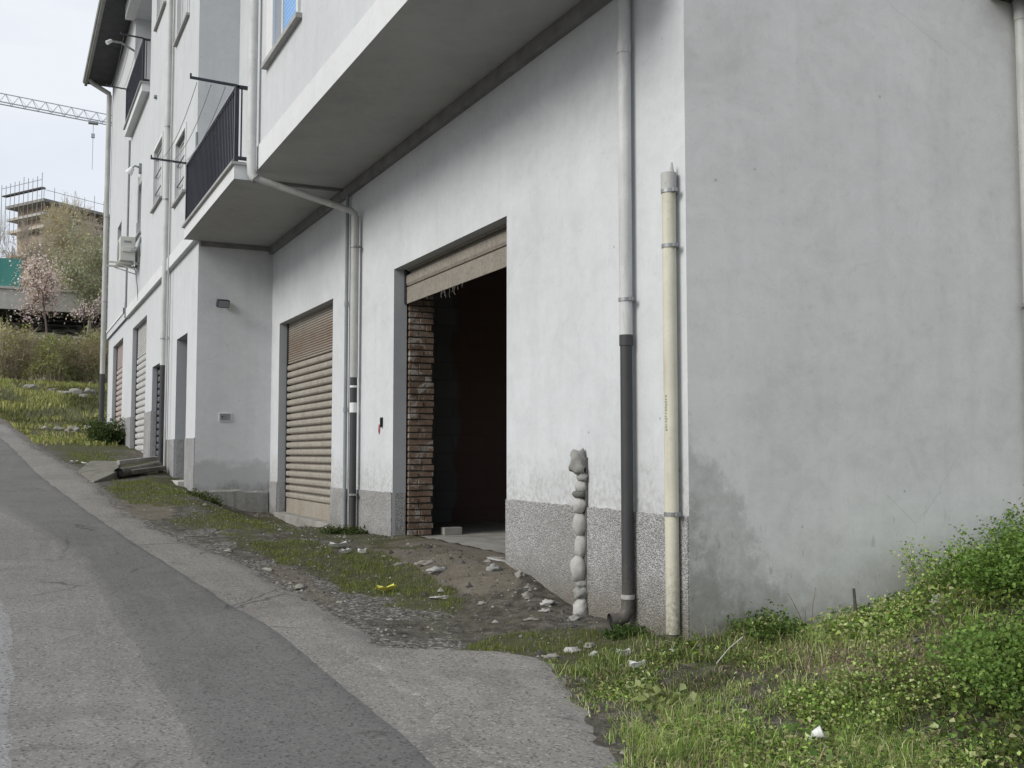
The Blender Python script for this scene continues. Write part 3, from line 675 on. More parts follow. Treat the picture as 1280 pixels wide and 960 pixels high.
balcony(13.25, 17.40, 3.42, 2.46, 3.68, 4.60, 3.288, 'lower balcony with dark blue vertical bars')
balcony(24.30, 28.10, 8.02, 2.47, 8.27, 9.20, 2.638, 'small upper balcony with dark vertical bars')

# ------------------------------------------------------------------ PIPES on the walls
def clamp(parent, x, y, z, r, toX, axis='x'):
    c = MB(); n = 16
    c.tube([(x, y, z - .012), (x, y, z + .012)], r + .006, n)
    if axis == 'x': c.box(x, toX, y - .012, y + .012, z - .01, z + .01); c.box(x - .01, x + .02, y - r - .03, y - r, z - .012, z + .012)
    else: c.box(x - .012, x + .012, y, toX, z - .01, z + .01); c.box(x - r - .03, x - r, y - .01, y + .02, z - .012, z + .012)
    c.build('clamp', 'metal', parent, smooth=True)
def pipe_part(parent, name, pts, r, mat, n=18):
    m = MB(); m.tube(pts, r, n); return m.build(name, mat, parent, smooth=True)
# front pipe: light grey above, dark cast section and shoe below
x, y = AX - .066, 6.20
y = 6.232
P1 = thing('downpipe', 'thick front downpipe near the corner, light grey above, dark below, with an open elbow', 'downpipe', (x, y, -1.1))
pipe_part(P1, 'upper_section', [(x, y, .80), (x, y, 3.41)], .046, 'pipeL'); pipe_part(P1, 'collar', [(x, y, 2.80), (x, y, 2.88)], .050, 'pipeL')
pipe_part(P1, 'lower_section', [(x, y, .81), (x, y, -1.02)], .042, 'pipeD'); pipe_part(P1, 'collar', [(x, y, .74), (x, y, .815)], .0475, 'pipeD')
e = MB(); path = [(x, y, -.98), (x, y, -1.06), (x - .025, y + .005, -1.105), (x - .07, y + .01, -1.125), (x - .13, y + .02, -1.13)]
e.tube(path, [.046, .046, .047, .048, .053], 18, caps=False); e.build('elbow', 'pipeD', P1, smooth=True)
e = MB(); e.tube([(x - .122, y + .019, -1.13), (x - .118, y + .018, -1.13)], .045, 14); e.build('mouth', 'black', P1)
pipe_part(P1, 'joint_ring', [(x, y, -.985), (x, y, -.955)], .048, 'pipeL2'); clamp(P1, x, y, 1.06, .046, AX)
# ivory vent pipe
x, y = AX - .062, 5.70
P2 = thing('vent_pipe', 'ivory coloured plastic pipe with a grey cap standing at the corner of the building', 'pipe', (x, y, -1.16))
pipe_part(P2, 'tube', [(x, y, -1.14), (x, y, 1.72)], .045, 'pipeY'); pipe_part(P2, 'cap', [(x, y, 1.71), (x, y, 1.82)], .051, 'pipeL2')
m = MB(); m.tube([(x + .015, y - .015, 1.815), (x + .015, y - .015, 1.85), (x + .015, y - .015, 1.89)], [.018, .012, .005], 8); m.build('nozzle', 'pipeL2', P2, smooth=True)
for zz in (1.70, 1.34, -.385): clamp(P2, x, y, zz, .045, AX)
pipe_part(P2, 'foot', [(x, y, -1.3), (x, y, -1.13)], .036, 'pipeD')
pr = MB()
for i in range(13):   # faded stamped print, too worn to read
    a = math.radians(196 + random.uniform(-3, 3)); zz = .36 - i * .018
    px_, py_ = x + math.cos(a) * .0460, y + math.sin(a) * .0460
    tx, ty = -math.sin(a), math.cos(a)
    for (u0, u1, w0, w1) in random.choice((((-.007, .007, 0, .003), (-.007, -.005, 0, .010)), ((-.007, .007, .0, .003), (-.008, .008, .007, .010)), ((-.007, -.004, 0, .011), (.003, .008, 0, .010)))):
        pr.quad((px_ + tx * u0, py_ + ty * u0, zz + w0), (px_ + tx * u1, py_ + ty * u1, zz + w0), (px_ + tx * u1, py_ + ty * u1, zz + w1), (px_ + tx * u0, py_ + ty * u0, zz + w1))
pr.build('print', 'pipeD', P2)
# pipe between the garages with the long diagonal run under the balcony
x, y = AX - .085, 12.55
P3 = thing('downpipe', 'downpipe between the two near garages with a long sloping arm and black foot', 'downpipe', (x, y, -.95))
pipe_part(P3, 'upper_section', [(BX - .075, 12.72, TOP), (BX - .075, 12.72, 3.5), (BX - .07, 12.70, 3.36), (BX - .03, 12.69, 3.31)], .056, 'pipeL')
pipe_part(P3, 'sloping_arm', [(BX - .06, 12.70, 3.33), (BX + .0, 12.69, 3.30), (x - .05, 12.56, 3.0), (x - .01, y, 2.96), (x, y, 2.90)], .042, 'pipeL2')
pipe_part(P3, 'middle_section', [(x, y, 2.93), (x, y, .93)], .050, 'pipeL2')
pipe_part(P3, 'lower_section', [(x, y, .95), (x, y, -1.0)], .044, 'pipeD')
for zz in (2.55, -.50): clamp(P3, x, y, zz, .056, AX)
st = MB(); st.tube([(x, y, .50), (x, y, .62)], .0455, 18, caps=False); st.build('torn_sticker', 'white', P3, smooth=True)
pipe_part(P3, 'joint_ring', [(x, y, .805), (x, y, .83)], .048, 'white')
x, y = AX - .045, 13.02
P4 = thing('conduit', 'thin dark grey conduit running up the wall left of the downpipe between the garages', 'conduit', (x, y, -.9))
pipe_part(P4, 'tube', [(x, y, -.92), (x, y, 3.40)], .024, 'conduit', 12)
for zz in (.55, 1.9, -.55): pipe_part(P4, 'coupling', [(x, y, zz - .03), (x, y, zz + .03)], .030, 'conduit', 12)
# side wall pipe
x, y = 6.985, YC - .07
P5 = thing('downpipe', 'pale grey downpipe at the right edge of the side wall', 'downpipe', (x, y, -1.0))
pipe_part(P5, 'tube', [(x, y, -1.2), (x, y, 3.40), (x, y + .02, 3.5), (x, y + .02, 6)], .045, 'pipeL2'); pipe_part(P5, 'collar', [(x, y, 3.34), (x, y, 3.44)], .050, 'pipeL2'); clamp(P5, x, y, 1.12, .045, YC, 'y')
b = MB(); b.box(6.72, 9., YC - .35, YC - .002, 3.50, 3.60); b.build('canopy_slab', 'pipeD', Bd)
# pipe on the far half
x, y = BX - .05, 20.70
P6 = thing('downpipe', 'slim light grey downpipe on the far facade beside the dark shutter, dark at its foot', 'downpipe', (x, y, -.4))
pipe_part(P6, 'upper_section', [(x, y, 1.65), (x, y, TOP)], .052, 'pipeL'); pipe_part(P6, 'lower_section', [(x, y, 1.66), (x, y, -.42)], .046, 'pipeD')
for zz in (8.75, 4.8, 2.15, 6.2): clamp(P6, x, y, zz, .052, LX)
x2, y2 = BX - .03, 20.33
P7 = thing('conduit', 'thin pale conduit just right of the slim downpipe on the far facade', 'conduit', (x2, y2, -.3))
pipe_part(P7, 'tube', [(x2, y2, -.3), (x2, y2, TOP)], .02, 'pipeL2', 8); pipe_part(P7, 'coupling', [(x2, y2, 2.1), (x2, y2, 2.16)], .028, 'pipeL2', 8)
x, y = BX - .10, 34.22
P8 = thing('downpipe', 'downpipe at the far end of the building with a swan neck under the eave', 'downpipe', (x, y, .5))
pipe_part(P8, 'upper_section', [(x, y, 2.38), (x, y, 11.0)], .075, 'pipeL2'); pipe_part(P8, 'swan_neck', [(x, y, 10.95), (x, y, 11.05), (2.05, 34.2, 11.30), (1.95, 34.2, 11.42)], .07, 'pipeL2'); pipe_part(P8, 'lower_section', [(x, y, 2.4), (x, y, .4)], .078, 'pipeD')
for zz in (4.6, 7.2, .95): clamp(P8, x, y, zz, .075, LX)
x, y = BX - .025, 28.30
P9 = thing('cable_trunk', 'straight dark cable trunk running down the far facade behind the air conditioner', 'cable', (x, y, 3.5))
pipe_part(P9, 'tube', [(x, y, 3.46), (x, y, 8.0)], .025, 'conduit', 8)

# ------------------------------------------------------------------ things fixed to the walls
LP = thing('floodlight', 'small dark floodlight on the grey return wall beside the balcony underside', 'lamp', (3.09, 17.30, 2.41))
c = Vector((3.07, 17.28, 2.405)); rot = Euler((math.radians(18), 0, math.radians(10))).to_matrix()
def obox(mb, sx, sy, sz, off=(0, 0, 0)):
    k = len(mb.v); mb.box(-sx / 2 + off[0], sx / 2 + off[0], -sy / 2 + off[1], sy / 2 + off[1], -sz / 2 + off[2], sz / 2 + off[2])
    for i in range(k, len(mb.v)): mb.v[i] = tuple(c + rot @ Vector(mb.v[i]))
m = MB(); obox(m, .20, .09, .13); m.build('housing', 'steel_dark', LP, bevel=.012)
m = MB(); obox(m, .17, .006, .10, (0, -.048, 0)); m.build('lamp_glass', 'conduit', LP)
m = MB(); m.box(3.15, 3.24, 17.40, 17.448, 2.34, 2.45); m.build('junction_box', 'ac', LP, bevel=.006); m = MB(); m.bar((3.07, 17.33, 2.47), (3.07, 17.45, 2.48), .03, .02); m.build('bracket', 'steel_dark', LP)
MBX = thing('meter_door', 'small grey metal meter door with a white rim set in the return wall', 'meter box', (3.16, 17.44, .585))
m = MB(); m.box(3.06, 3.265, 17.435, 17.447, .515, .66); m.build('rim', 'white', MBX); m = MB(); m.box(3.078, 3.247, 17.428, 17.4345, .532, .642); m.build('door_leaf', 'conduit', MBX, bevel=.003)
m = MB(); m.tube([(3.115, 17.429, .59), (3.115, 17.420, .59)], .011, 10); m.build('lock', 'black', MBX)
m = MB(); m.box(AX - .012, AX - .002, 11.66, 11.74, .315, .415); m.box(AX - .02, AX - .012, 11.665, 11.70, .30, .40)
SW = thing('broken_switch', 'small broken black switch with a maroon stain on the wall left of the open garage', 'switch', (AX, 11.7, .3)); m.build('switch_plate', 'black', SW)
m = MB(); m.add([(AX - .006, 11.75, .33), (AX - .006, 11.80, .34), (AX - .006, 11.82, .26), (AX - .006, 11.79, .22), (AX - .006, 11.76, .25)], [(0, 1, 2, 3, 4)]); m.build('stain', 'maroon', SW)
# air conditioner
AC = thing('air_conditioner', 'cream air conditioner unit on brackets on the far facade', 'air conditioner', (2.4, 25.9, 4.4))
m = MB(); m.box(2.20, 2.53, 25.45, 26.25, 4.80, 5.36); bd = m.build('casing', 'ac', AC, bevel=.015)
m = MB(); m.tube([(2.195, 25.9, 5.08), (2.19, 25.9, 5.08)], .23, 20); m.build('fan_grille', 'conduit', bd); m = MB(); m.box(2.28, 2.44, 25.440, 25.449, 5.22, 5.26); m.build('vent_slot', 'conduit', bd)
m = MB(); m.box(2.24, 2.5, 25.41, 25.449, 5.0, 5.12); m.build('valve_cover', 'ac', bd, bevel=.01)
for yy in (25.58, 26.12):
    m = MB(); m.bar((1.98, yy, 4.765), (2.635, yy, 4.765), .04); m.bar((2.615, yy, 4.765), (2.615, yy, 5.25), .04); m.bar((2.15, yy, 4.74), (2.62, yy, 4.60), .02); m.build('bracket', 'ac', AC)
m = MB(); m.tube([(2.45, 25.40, 5.06), (2.52, 25.33, 5.02), (2.58, 25.30, 5.10), (2.615, 25.32, 5.28), (2.63, 25.34, 5.34)], .03, 8); m.tube([(2.45, 25.5, 4.8), (2.55, 25.55, 4.6), (2.60, 25.5, 4.2), (2.62, 25.52, 3.9)], .012, 6); m.build('hose', 'conduit', AC, smooth=True)
for ch in AC.children: ch.location.z -= .40
SL = thing('security_light', 'small outdoor light and cable box high on the far facade above the narrow window', 'lamp', (2.6, 25.8, 6.5))
m = MB(); m.tube([(2.62, 25.62, 6.62), (2.5, 25.62, 6.66), (2.42, 25.66, 6.60)], .022, 8); m.build('arm', 'conduit', SL, smooth=True); m = MB(); m.tube([(2.45, 25.66, 6.62), (2.36, 25.7, 6.48)], [.05, .09], 12); m.build('head', 'white', SL, smooth=True)
m = MB(); m.box(2.585, 2.637, 25.56, 25.7, 6.5, 6.72); m.build('box', 'conduit', SL)
m = MB(); m.tube([(2.62, 26.0, 6.5), (2.62, 26.0, 5.4)], .03, 8); m.build('cable_sleeve', 'pipeL', SL, smooth=True)
m = MB(); m.tube([(2.638, 22.95, 7.48), (2.58, 22.95, 7.48)], [.05, .04], 12); tag(m.build('alarm_siren', 'conduit', None, smooth=True), 'tiny round grey siren on the far facade left of the slim downpipe', 'siren')
m = MB(); m.box(2.60, 2.638, 28.38, 28.5, 3.45, 3.85); m.box(2.56, 2.60, 28.41, 28.47, 3.55, 3.7); tag(m.build('junction_box', 'conduit', None, bevel=.005), 'narrow dark junction box at the lower end of the cable trunk on the far facade', 'junction box')
# clothes drying arms
def drying(y0, y1, z, xe, label):
    t = thing('clothes_drying_rack', label, 'drying rack', (2.49, y0, z))
    for yy in (y0, y1):
        m = MB(); m.bar((2.50, yy, z), (xe, yy, z + .02), .026, .03); m.box(xe, xe + .02, yy - .015, yy + .015, z + .02, z + .07); m.build('arm', 'steel_dark', t)
    for fr in (.25, .55, .85):
        xx = 2.5 + (xe - 2.5) * fr; pts = [(xx, y0 + (y1 - y0) * q / 8, z - .03 - .22 * (1 - (2 * q / 8 - 1) ** 2)) for q in range(9)]
        m = MB(); m.tube(pts, .004, 4); m.build('line', 'metal', t)
drying(13.35, 17.35, 4.64, 1.92, 'pair of dark arms with sagging clothes lines on the lower balcony railing')
drying(24.38, 28.05, 9.24, 2.0, 'pair of dark arms with clothes lines on the upper balcony railing under the eave')
m = MB(); m.tube([(2.66, 27.9, 10.2), (2.3, 27.8, 10.33), (2.05, 27.7, 10.3)], .03, 8)
UL = thing('eave_lamp', 'small curved lamp arm above the upper balcony beneath the dark eave', 'lamp', (2.6, 27.9, 9.5)); m.build('arm', 'metal', UL, smooth=True)
m = MB(); m.tube([(2.07, 27.7, 10.31), (1.96, 27.66, 10.22)], [.04, .055], 10); m.build('head', 'white', UL, smooth=True)
# little box with a pole on the balcony
m = MB(); m.tube([(2.56, 16.95, 3.64), (2.56, 16.95, 5.05)], .02, 8); tag(m.build('pole', 'conduit', None), 'thin dark upright pole at the far end of the lower balcony', 'pole')
m = MB(); m.box(2.80, 2.98, 13.22, 13.33, 4.66, 4.86); tag(m.build('socket_box', 'white', None, bevel=.01), 'small white box on the wall above the near end of the lower balcony', 'box')

# ------------------------------------------------------------------ stones, litter, forecourt pieces
def rock(name, c, r, mat, parent=None, seed=0, rough=.25, sub=3, rot=0., flat=None):
    import bmesh
    bm = bmesh.new(); bmesh.ops.create_icosphere(bm, subdivisions=sub, radius=1)
    R = Matrix.Rotation(rot, 3, 'Z')
    off = base_of(parent) if parent else Vector()
    for v in bm.verts:
        d = v.co.copy(); q = mnoise.fractal(d * 1.3 + Vector((seed * 7.1, seed * 3.3, 0)), 1., 2., 4)
        k = 1 + rough * q
        p = Vector((d.x * r[0], d.y * r[1], d.z * r[2])) * k
        if flat is not None: p.z = max(p.z, -flat)
        v.co = R @ p + (Vector(c) - off if parent else Vector((0, 0, 0)))
    me = bpy.data.meshes.new(name); bm.to_mesh(me); bm.free(); me.materials.append(M[mat])
    me.polygons.foreach_set('use_smooth', [True] * len(me.polygons))
    o = bpy.data.objects.new(name, me); COL.objects.link(o)
    if parent: o.parent = parent
    else: o.location = c
    return o
SCn = thing('stone_column', 'upright column of rounded white and grey stones set against the front wall left of the dark downpipe', 'stone column', (3.86, 6.95, -1.18))
zpx = lambda yy: -.008 - .006 * (yy - 568)
for i, (ya, yb, w, mat, rg, ox) in enumerate([(562, 594, .068, 'stoneG', .34, .012), (590, 602, .045, 'stoneG', .2, -.02), (599, 615, .048, 'stoneW', .14, .0), (612, 623, .055, 'stoneD', .2, .015), (621, 641, .058, 'stoneW', .16, .01),
        (639, 669, .056, 'stoneW', .08, .012), (666, 695, .050, 'stoneW', .10, .005), (692, 725, .066, 'stoneW', .09, .02), (722, 734, .045, 'stoneG', .2, .01), (730, 747, .055, 'stoneG', .3, .0), (744, 770, .062, 'stoneW', .3, -.01)]):
    zc = (zpx(ya) + zpx(yb)) / 2
    rock('stone', (3.90 - w * .75, 6.93 + ox, zc), (w * .95, w, (zpx(ya) - zpx(yb)) / 2 * 1.02), mat, SCn, seed=i + 2, rough=rg * 1.15 + .03)
m = MB(); m.box(3.880, 3.899, 6.885, 6.965, -1.2, -.03); m.build('mortar_bed', 'stoneD', SCn)
def gz(x, y): return float(H(np.array(x), np.array(y)))
for i, (x, y, r, mat, lb) in enumerate([
    (3.74, 6.78, (.07, .06, .05), 'stoneG', 'small grey rock right of the foot of the stone column'),
    (3.70, 7.18, (.08, .10, .035), 'stoneW', 'flat white rock left of the foot of the stone column'),
    (3.62, 7.05, (.06, .05, .03), 'stoneW', 'little white stone in front of the stone column'),
    (3.62, 7.34, (.07, .05, .05), 'rubble', 'beige rock by the wall further left of the stone column'),
    (3.36, 8.55, (.17, .09, .055), 'stoneW', 'long pale broken concrete piece below the open garage'),
    (3.42, 9.0, (.12, .07, .04), 'rubble', 'brownish broken concrete piece left of the long pale one'),
    (3.30, 9.3, (.10, .06, .035), 'rubble', 'dull stone on the dirt ramp beside the grass patch'),
    (3.12, 7.88, (.13, .06, .022), 'stoneW', 'flat whitish stone slab on the dirt below the open garage'),
    (3.30, 7.45, (.07, .05, .02), 'rubble', 'small flat stone on bare dirt right of the whitish slab'),
    (3.42, 6.85, (.09, .04, .02), 'rubble', 'flat grey stone on dirt between slab and stone column'),
    (3.08, 5.92, (.09, .06, .028), 'rubble', 'flat stone at the edge of the small asphalt apron'),
    (3.28, 5.98, (.08, .06, .05), 'stoneW', 'white stone at the apron edge below the dark downpipe'),
    (3.33, 5.82, (.05, .04, .035), 'stoneW', 'smaller white stone beside the white one at the apron edge'),
    (3.42, 6.02, (.06, .05, .03), 'rubble', 'beige stone right of the white stone at the apron edge'),
    (2.52, 7.35, (.04, .03, .015), 'stoneW', 'tiny white chip on the dark gravel'),
    (2.68, 6.05, (.05, .04, .02), 'stoneD', 'dark stone lying in a hollow on the gravel near the asphalt'),
    (2.16, 9.7, (.07, .16, .02), 'rubble', 'long pale kerb fragment along the gravel edge'),
    (2.22, 8.75, (.08, .2, .022), 'rubble', 'second pale kerb fragment nearer the camera along the gravel edge'),
    (2.02, 10.8, (.05, .10, .02), 'rubble', 'small kerb fragment furthest along the gravel edge'),
    (2.36, 8.05, (.05, .07, .02), 'rubble', 'small pale kerb fragment at the near end of the gravel edge'),
    (3.70, 8.15, (.09, .08, .07), 'stoneG', 'grey lump of broken plinth under the right jamb of the open garage'),
    (3.80, 7.85, (.05, .08, .06), 'rubble', 'beige chunk fallen against the plinth right of the open garage'),
    (5.55, 5.15, (.10, .07, .055), 'stoneW', 'white rock half buried on the weedy mound by the side wall'),
    (5.80, 5.20, (.07, .06, .04), 'stoneW', 'smaller white rock right of the half buried one on the mound'),
    (5.30, 4.95, (.06, .05, .04), 'rubble', 'beige rock on the mound below the white ones'),
    (4.9, 4.72, (.05, .04, .03), 'stoneD', 'dark rock on the bare soil of the mound')]):
    r = tuple(q * .62 for q in r); o = rock('rock', (x, y, gz(x, y) + r[2] * .1), r, mat, None, seed=20 + i, rough=.75, rot=random.uniform(-.5, .5), flat=r[2] * .5); tag(o, lb, 'rock', 'rocks and broken stones')
def scrap(x, y, s, mat, lb, cat='litter', bend=.02):
    n = 5; V = []; F = []
    for i in range(n):
        for j in range(n):
            u = (i / (n - 1) - .5) * s[0]; w = (j / (n - 1) - .5) * s[1] * (1 - .35 * (i / (n - 1)))
            V.append((u, w, .015 + bend * math.sin(3 * i / n + 1.3 * j) + abs(u) * .25))
    m = MB(); m.add(V, [(i * n + j, i * n + j + 1, (i + 1) * n + j + 1, (i + 1) * n + j) for i in range(n - 1) for j in range(n - 1)])
    o = m.build('litter', mat); so = o.modifiers.new('s', 'SOLIDIFY'); so.thickness = .002
    o.location = (x, y, gz(x, y) + .012); o.rotation_euler = (0, 0, random.uniform(-.4, .4)); tag(o, lb, cat, 'bits of litter'); return o
scrap(2.80, 8.27, (.16, .09), 'yellow', 'bright yellow scrap of paper on the grass patch')
scrap(3.06, 10.55, (.18, .09), 'paper', 'white scrap of paper near the black foot of the downpipe')
scrap(3.02, 10.15, (.10, .06), 'paper', 'smaller white scrap just below the paper near the downpipe')
scrap(3.14, 10.0, (.08, .05), 'paper', 'tiny white scrap right of the other two near the downpipe')
scrap(3.35, 5.35, (.10, .03), 'paper', 'narrow white sliver in the weeds below the ivory pipe')
scrap(3.62, 5.38, (.08, .05), 'paper', 'white scrap in the weeds close to the building corner')
scrap(3.42, 5.62, (.09, .04), 'paper', 'white scrap on the soil left of the ivory pipe foot')
cup = MB(); cx, cy = 3.42, 3.95; cz = gz(cx, cy) - .045
cup.tube([(cx, cy, cz + .07), (cx + .012, cy - .03, cz + .095), (cx + .03, cy - .045, cz + .105)], [.020, .023, .030], 9); tag(cup.build('plastic_cup', 'white', None, smooth=True), 'crushed white plastic cup lying in the grass at the bottom of the picture', 'cup', 'bits of litter')
scrap(1.45, 22.0, (.3, .12), 'paper', 'white scrap on the verge before the far grass')
scrap(1.2, 22.6, (.16, .14), 'paper', 'crumpled white scrap at the road edge before the far grass')
blk = MB(); blk.box(4.50, 4.72, 11.25, 11.36, -.925, -.84); tag(blk.build('cement_block', 'conc', None, bevel=.006), 'grey cement block on the floor just inside the open garage', 'block')
# drain, slabs and ramps on the far forecourt
DR = thing('drain_channel', 'broken concrete drain channel with a round black pipe mouth before the far doors', 'drain', (2.0, 19.9, -.4))
z0 = gz(1.75, 19.3)
m = MB(); m.tube([(1.72, 19.2, z0 + .09), (2.05, 19.9, z0 + .12), (2.55, 20.7, z0 + .2)], .088, 16, caps=False); m.build('pipe', 'conc_moss', DR, smooth=True)
m = MB(); m.tube([(1.735, 19.23, z0 + .09), (1.75, 19.26, z0 + .09)], .072, 14); m.build('pipe_mouth', 'black', DR)
m = MB(); m.bar((1.80, 20.2, z0 + .26), (2.60, 21.05, z0 + .34), .07, .08); m.build('kerb_beam', 'conc', DR, bevel=.01)
m = MB(); m.bar((1.95, 19.5, z0 + .10), (2.6, 20.35, z0 + .16), .10, .09); m.build('kerb_beam', 'conc_moss', DR, bevel=.02)
m = MB()
m.add([(1.28, 18.5, -.46), (1.70, 19.25, -.30), (1.95, 21.3, -.14), (1.5, 22.6, -.14), (1.15, 20.5, -.30)] + [(1.30, 18.48, -.62), (1.72, 19.23, -.6), (1.95, 21.3, -.5), (1.5, 22.6, -.4), (1.15, 20.5, -.5)], [(0, 1, 2, 3, 4), (0, 5, 6, 1), (1, 6, 7, 2), (2, 7, 8, 3), (3, 8, 9, 4), (4, 9, 5, 0)])
tag(m.build('concrete_slab', 'conc_moss', None, bevel=.02), 'tilted concrete slab bridging the drain beside the road', 'slab')
m = MB(); m.add([(2.02, 24.3, -.18), (2.69, 24.3, -.12), (2.69, 27.6, .08), (2.1, 27.6, .06), (1.98, 24.3, -.4), (2.69, 24.3, -.4), (2.69, 27.6, -.2), (2.05, 27.6, -.2)], [(0, 1, 2, 3), (0, 4, 5, 1), (0, 3, 7, 4), (3, 2, 6, 7)])
tag(m.build('garage_ramp', 'conc_moss', None, bevel=.02), 'low mossy concrete ramp before the whitish shutter', 'ramp')
for i, (x, y, r, lb) in enumerate([(1.75, 33.8, (.20, .2, .12), 'biggest white rock in the pile near the far end of the building'), (1.38, 34.3, (.14, .15, .09), 'white rock left in the pile near the far end of the building'), (1.02, 34.9, (.11, .12, .07), 'small white rock furthest left in the far pile'), (2.2, 34.6, (.13, .15, .10), 'white rock right in the pile beside the far downpipe'),
        (2.5, 46.5, (.34, .25, .22), 'broadest pale boulder of the rubble heap on the grassy bank'), (2.0, 46.2, (.22, .2, .14), 'small pale boulder left in the rubble heap on the bank'), (3.0, 46.8, (.26, .25, .22), 'pale boulder of the bank rubble heap closest to the building'), (1.6, 47.5, (.2, .18, .12), 'low boulder at the left end of the bank rubble heap'), (2.7, 45.6, (.2, .16, .12), 'low boulder in front of the rubble heap on the bank'), (.8, 49, (.24, .2, .14), 'lone low boulder in the middle of the grassy bank')]):
    tag(rock('rock', (x, y, gz(x, y) + r[2] * .3), r, 'rubble', None, 60 + i, .7, flat=r[2] * .6), lb, 'rock', 'rocks and broken stones')

# loose gravel chips: uncountable
def chips(name, n, fx, fy, fs, mat):
    X = []; F = []; base = np.array([(1, 0, 0), (-.5, .87, 0), (-.5, -.87, 0), (.1, 0, .8)]); V = []
    xx, yy = fx, fy; zz = H(xx, yy); s = fs
    ang = rng.random(len(xx)) * 2 * PI; ca, sn = np.cos(ang), np.sin(ang)
    bs = base[None] * (1 + .5 * (rng.random((len(xx), 4, 3)) - .5)) * s[:, None, None]
    Vx = bs[:, :, 0] * ca[:, None] - bs[:, :, 1] * sn[:, None] + xx[:, None]; Vy = bs[:, :, 0] * sn[:, None] + bs[:, :, 1] * ca[:, None] + yy[:, None]; Vz = bs[:, :, 2] + zz[:, None] + .001
    V = np.stack([Vx, Vy, Vz], -1).reshape(-1, 3); k = np.arange(len(xx))[:, None] * 4
    F = (k[:, :, None] + np.array([[0, 1, 3], [1, 2, 3], [2, 0, 3]])[None]).reshape(-1, 3)
    cv = np.repeat((rng.random((len(xx), 1)) ** 2.8 * .28 + .06) * np.array([[1.04, 1., .92]]), 4, 0)
    o = npmesh(name, V, F, mat, cv); tag(o, kind='stuff'); return o
n = 15000; xx = rng.uniform(1.4, 3.9, n); yy = 3.6 + rng.random(n) ** 1.3 * 14
kp = (xx > paved_edge(yy) - .05 - .5 * rng.random(n) ** 3) & ((yy > 5.4) | (xx < paved_edge(yy) + .25)) & (rng.random(n) < .25 + .75 * sst(.42, .58, fbm(xx * 1.6, yy * 1.6)))
xx, yy = xx[kp], yy[kp]
chips('gravel', 0, xx, yy, .004 + .016 * rng.random(len(xx)) ** 4, 'twig')

n = 560; xx = rng.uniform(2.0, 3.88, n); yy = 5.7 + rng.random(n) ** 1.2 * 10; kp = (xx > paved_edge(yy) + .05) & (rng.random(n) < .15 + .85 * sst(2.9, 3.6, xx) * sst(.44, .56, fbm(xx * 1.5 + 2, yy * 1.5))); xx, yy = xx[kp], yy[kp]
o = chips('rubble', 0, xx, yy, .014 + .035 * rng.random(len(xx)) ** 3, 'twig')
# ------------------------------------------------------------------ vegetation
def blades(name, X, Y, h, w, col, lean=.5, parent=None, mat='leaf', z=None, curl=.6):
    n = len(X); Z = H(X, Y) if z is None else z
    a = rng.random(n) * 2 * PI; la = rng.random(n) * 2 * PI; ll = lean * rng.random(n)
    dx, dy = np.cos(a) * w / 2, np.sin(a) * w / 2
    lx, ly = np.cos(la) * ll * h, np.sin(la) * ll * h
    P = np.zeros((n, 5, 3))
    P[:, 0] = np.stack([X - dx, Y - dy, Z - .01], 1); P[:, 1] = np.stack([X + dx, Y + dy, Z - .01], 1)
    mx, my, mz = X + lx * .35, Y + ly * .35, Z + h * .6
    P[:, 2] = np.stack([mx + dx * .7, my + dy * .7, mz], 1); P[:, 3] = np.stack([mx - dx * .7, my - dy * .7, mz], 1)
    P[:, 4] = np.stack([X + lx * (1 + curl), Y + ly * (1 + curl), Z + h * (1 - .35 * ll)], 1)
    k = np.arange(n)[:, None] * 5
    F = np.concatenate([(k + np.array([[0, 1, 2]])), (k + np.array([[0, 2, 3]])), (k + np.array([[3, 2, 4]]))])
    return npmesh(name, P.reshape(-1, 3), F, mat, np.repeat(col, 5, 0), parent)
def leaves(name, C, size, col, parent=None, mat='leaf', up=.6, asp=.8):
    """folded 2-quad leaves at C"""
    n = len(C); N = rng.normal(size=(n, 3)); N[:, 2] = np.abs(N[:, 2]) + up; N /= np.linalg.norm(N, axis=1)[:, None]
    T = np.cross(N, rng.normal(size=(n, 3))); T /= np.linalg.norm(T, axis=1)[:, None]; B = np.cross(N, T)
    s = size[:, None]; tip = C + T * s; w = asp * .5
    P = np.stack([C, C + T * s * .45 + B * s * w + N * s * .15, tip - N * s * .1, C + T * s * .45 - B * s * w + N * s * .15], 1)
    k = np.arange(n)[:, None] * 4
    F = np.concatenate([k + np.array([[0, 1, 2]]), k + np.array([[0, 2, 3]])])
    return npmesh(name, P.reshape(-1, 3), F, mat, np.repeat(col, 4, 0), parent)
def mixcol(n, cols, jit=.2):
    cols = np.array(cols); i = rng.integers(0, len(cols), n); c = cols[i] * (1 + jit * (rng.random((n, 1)) * 2 - 1)); return c
G1 = [(.15, .20, .04), (.115, .17, .036), (.19, .22, .065), (.10, .14, .036)]
GD = [(.075, .125, .03), (.058, .10, .028), (.095, .145, .04)]
DRY = [(.36, .30, .18), (.28, .23, .14), (.42, .38, .25)]
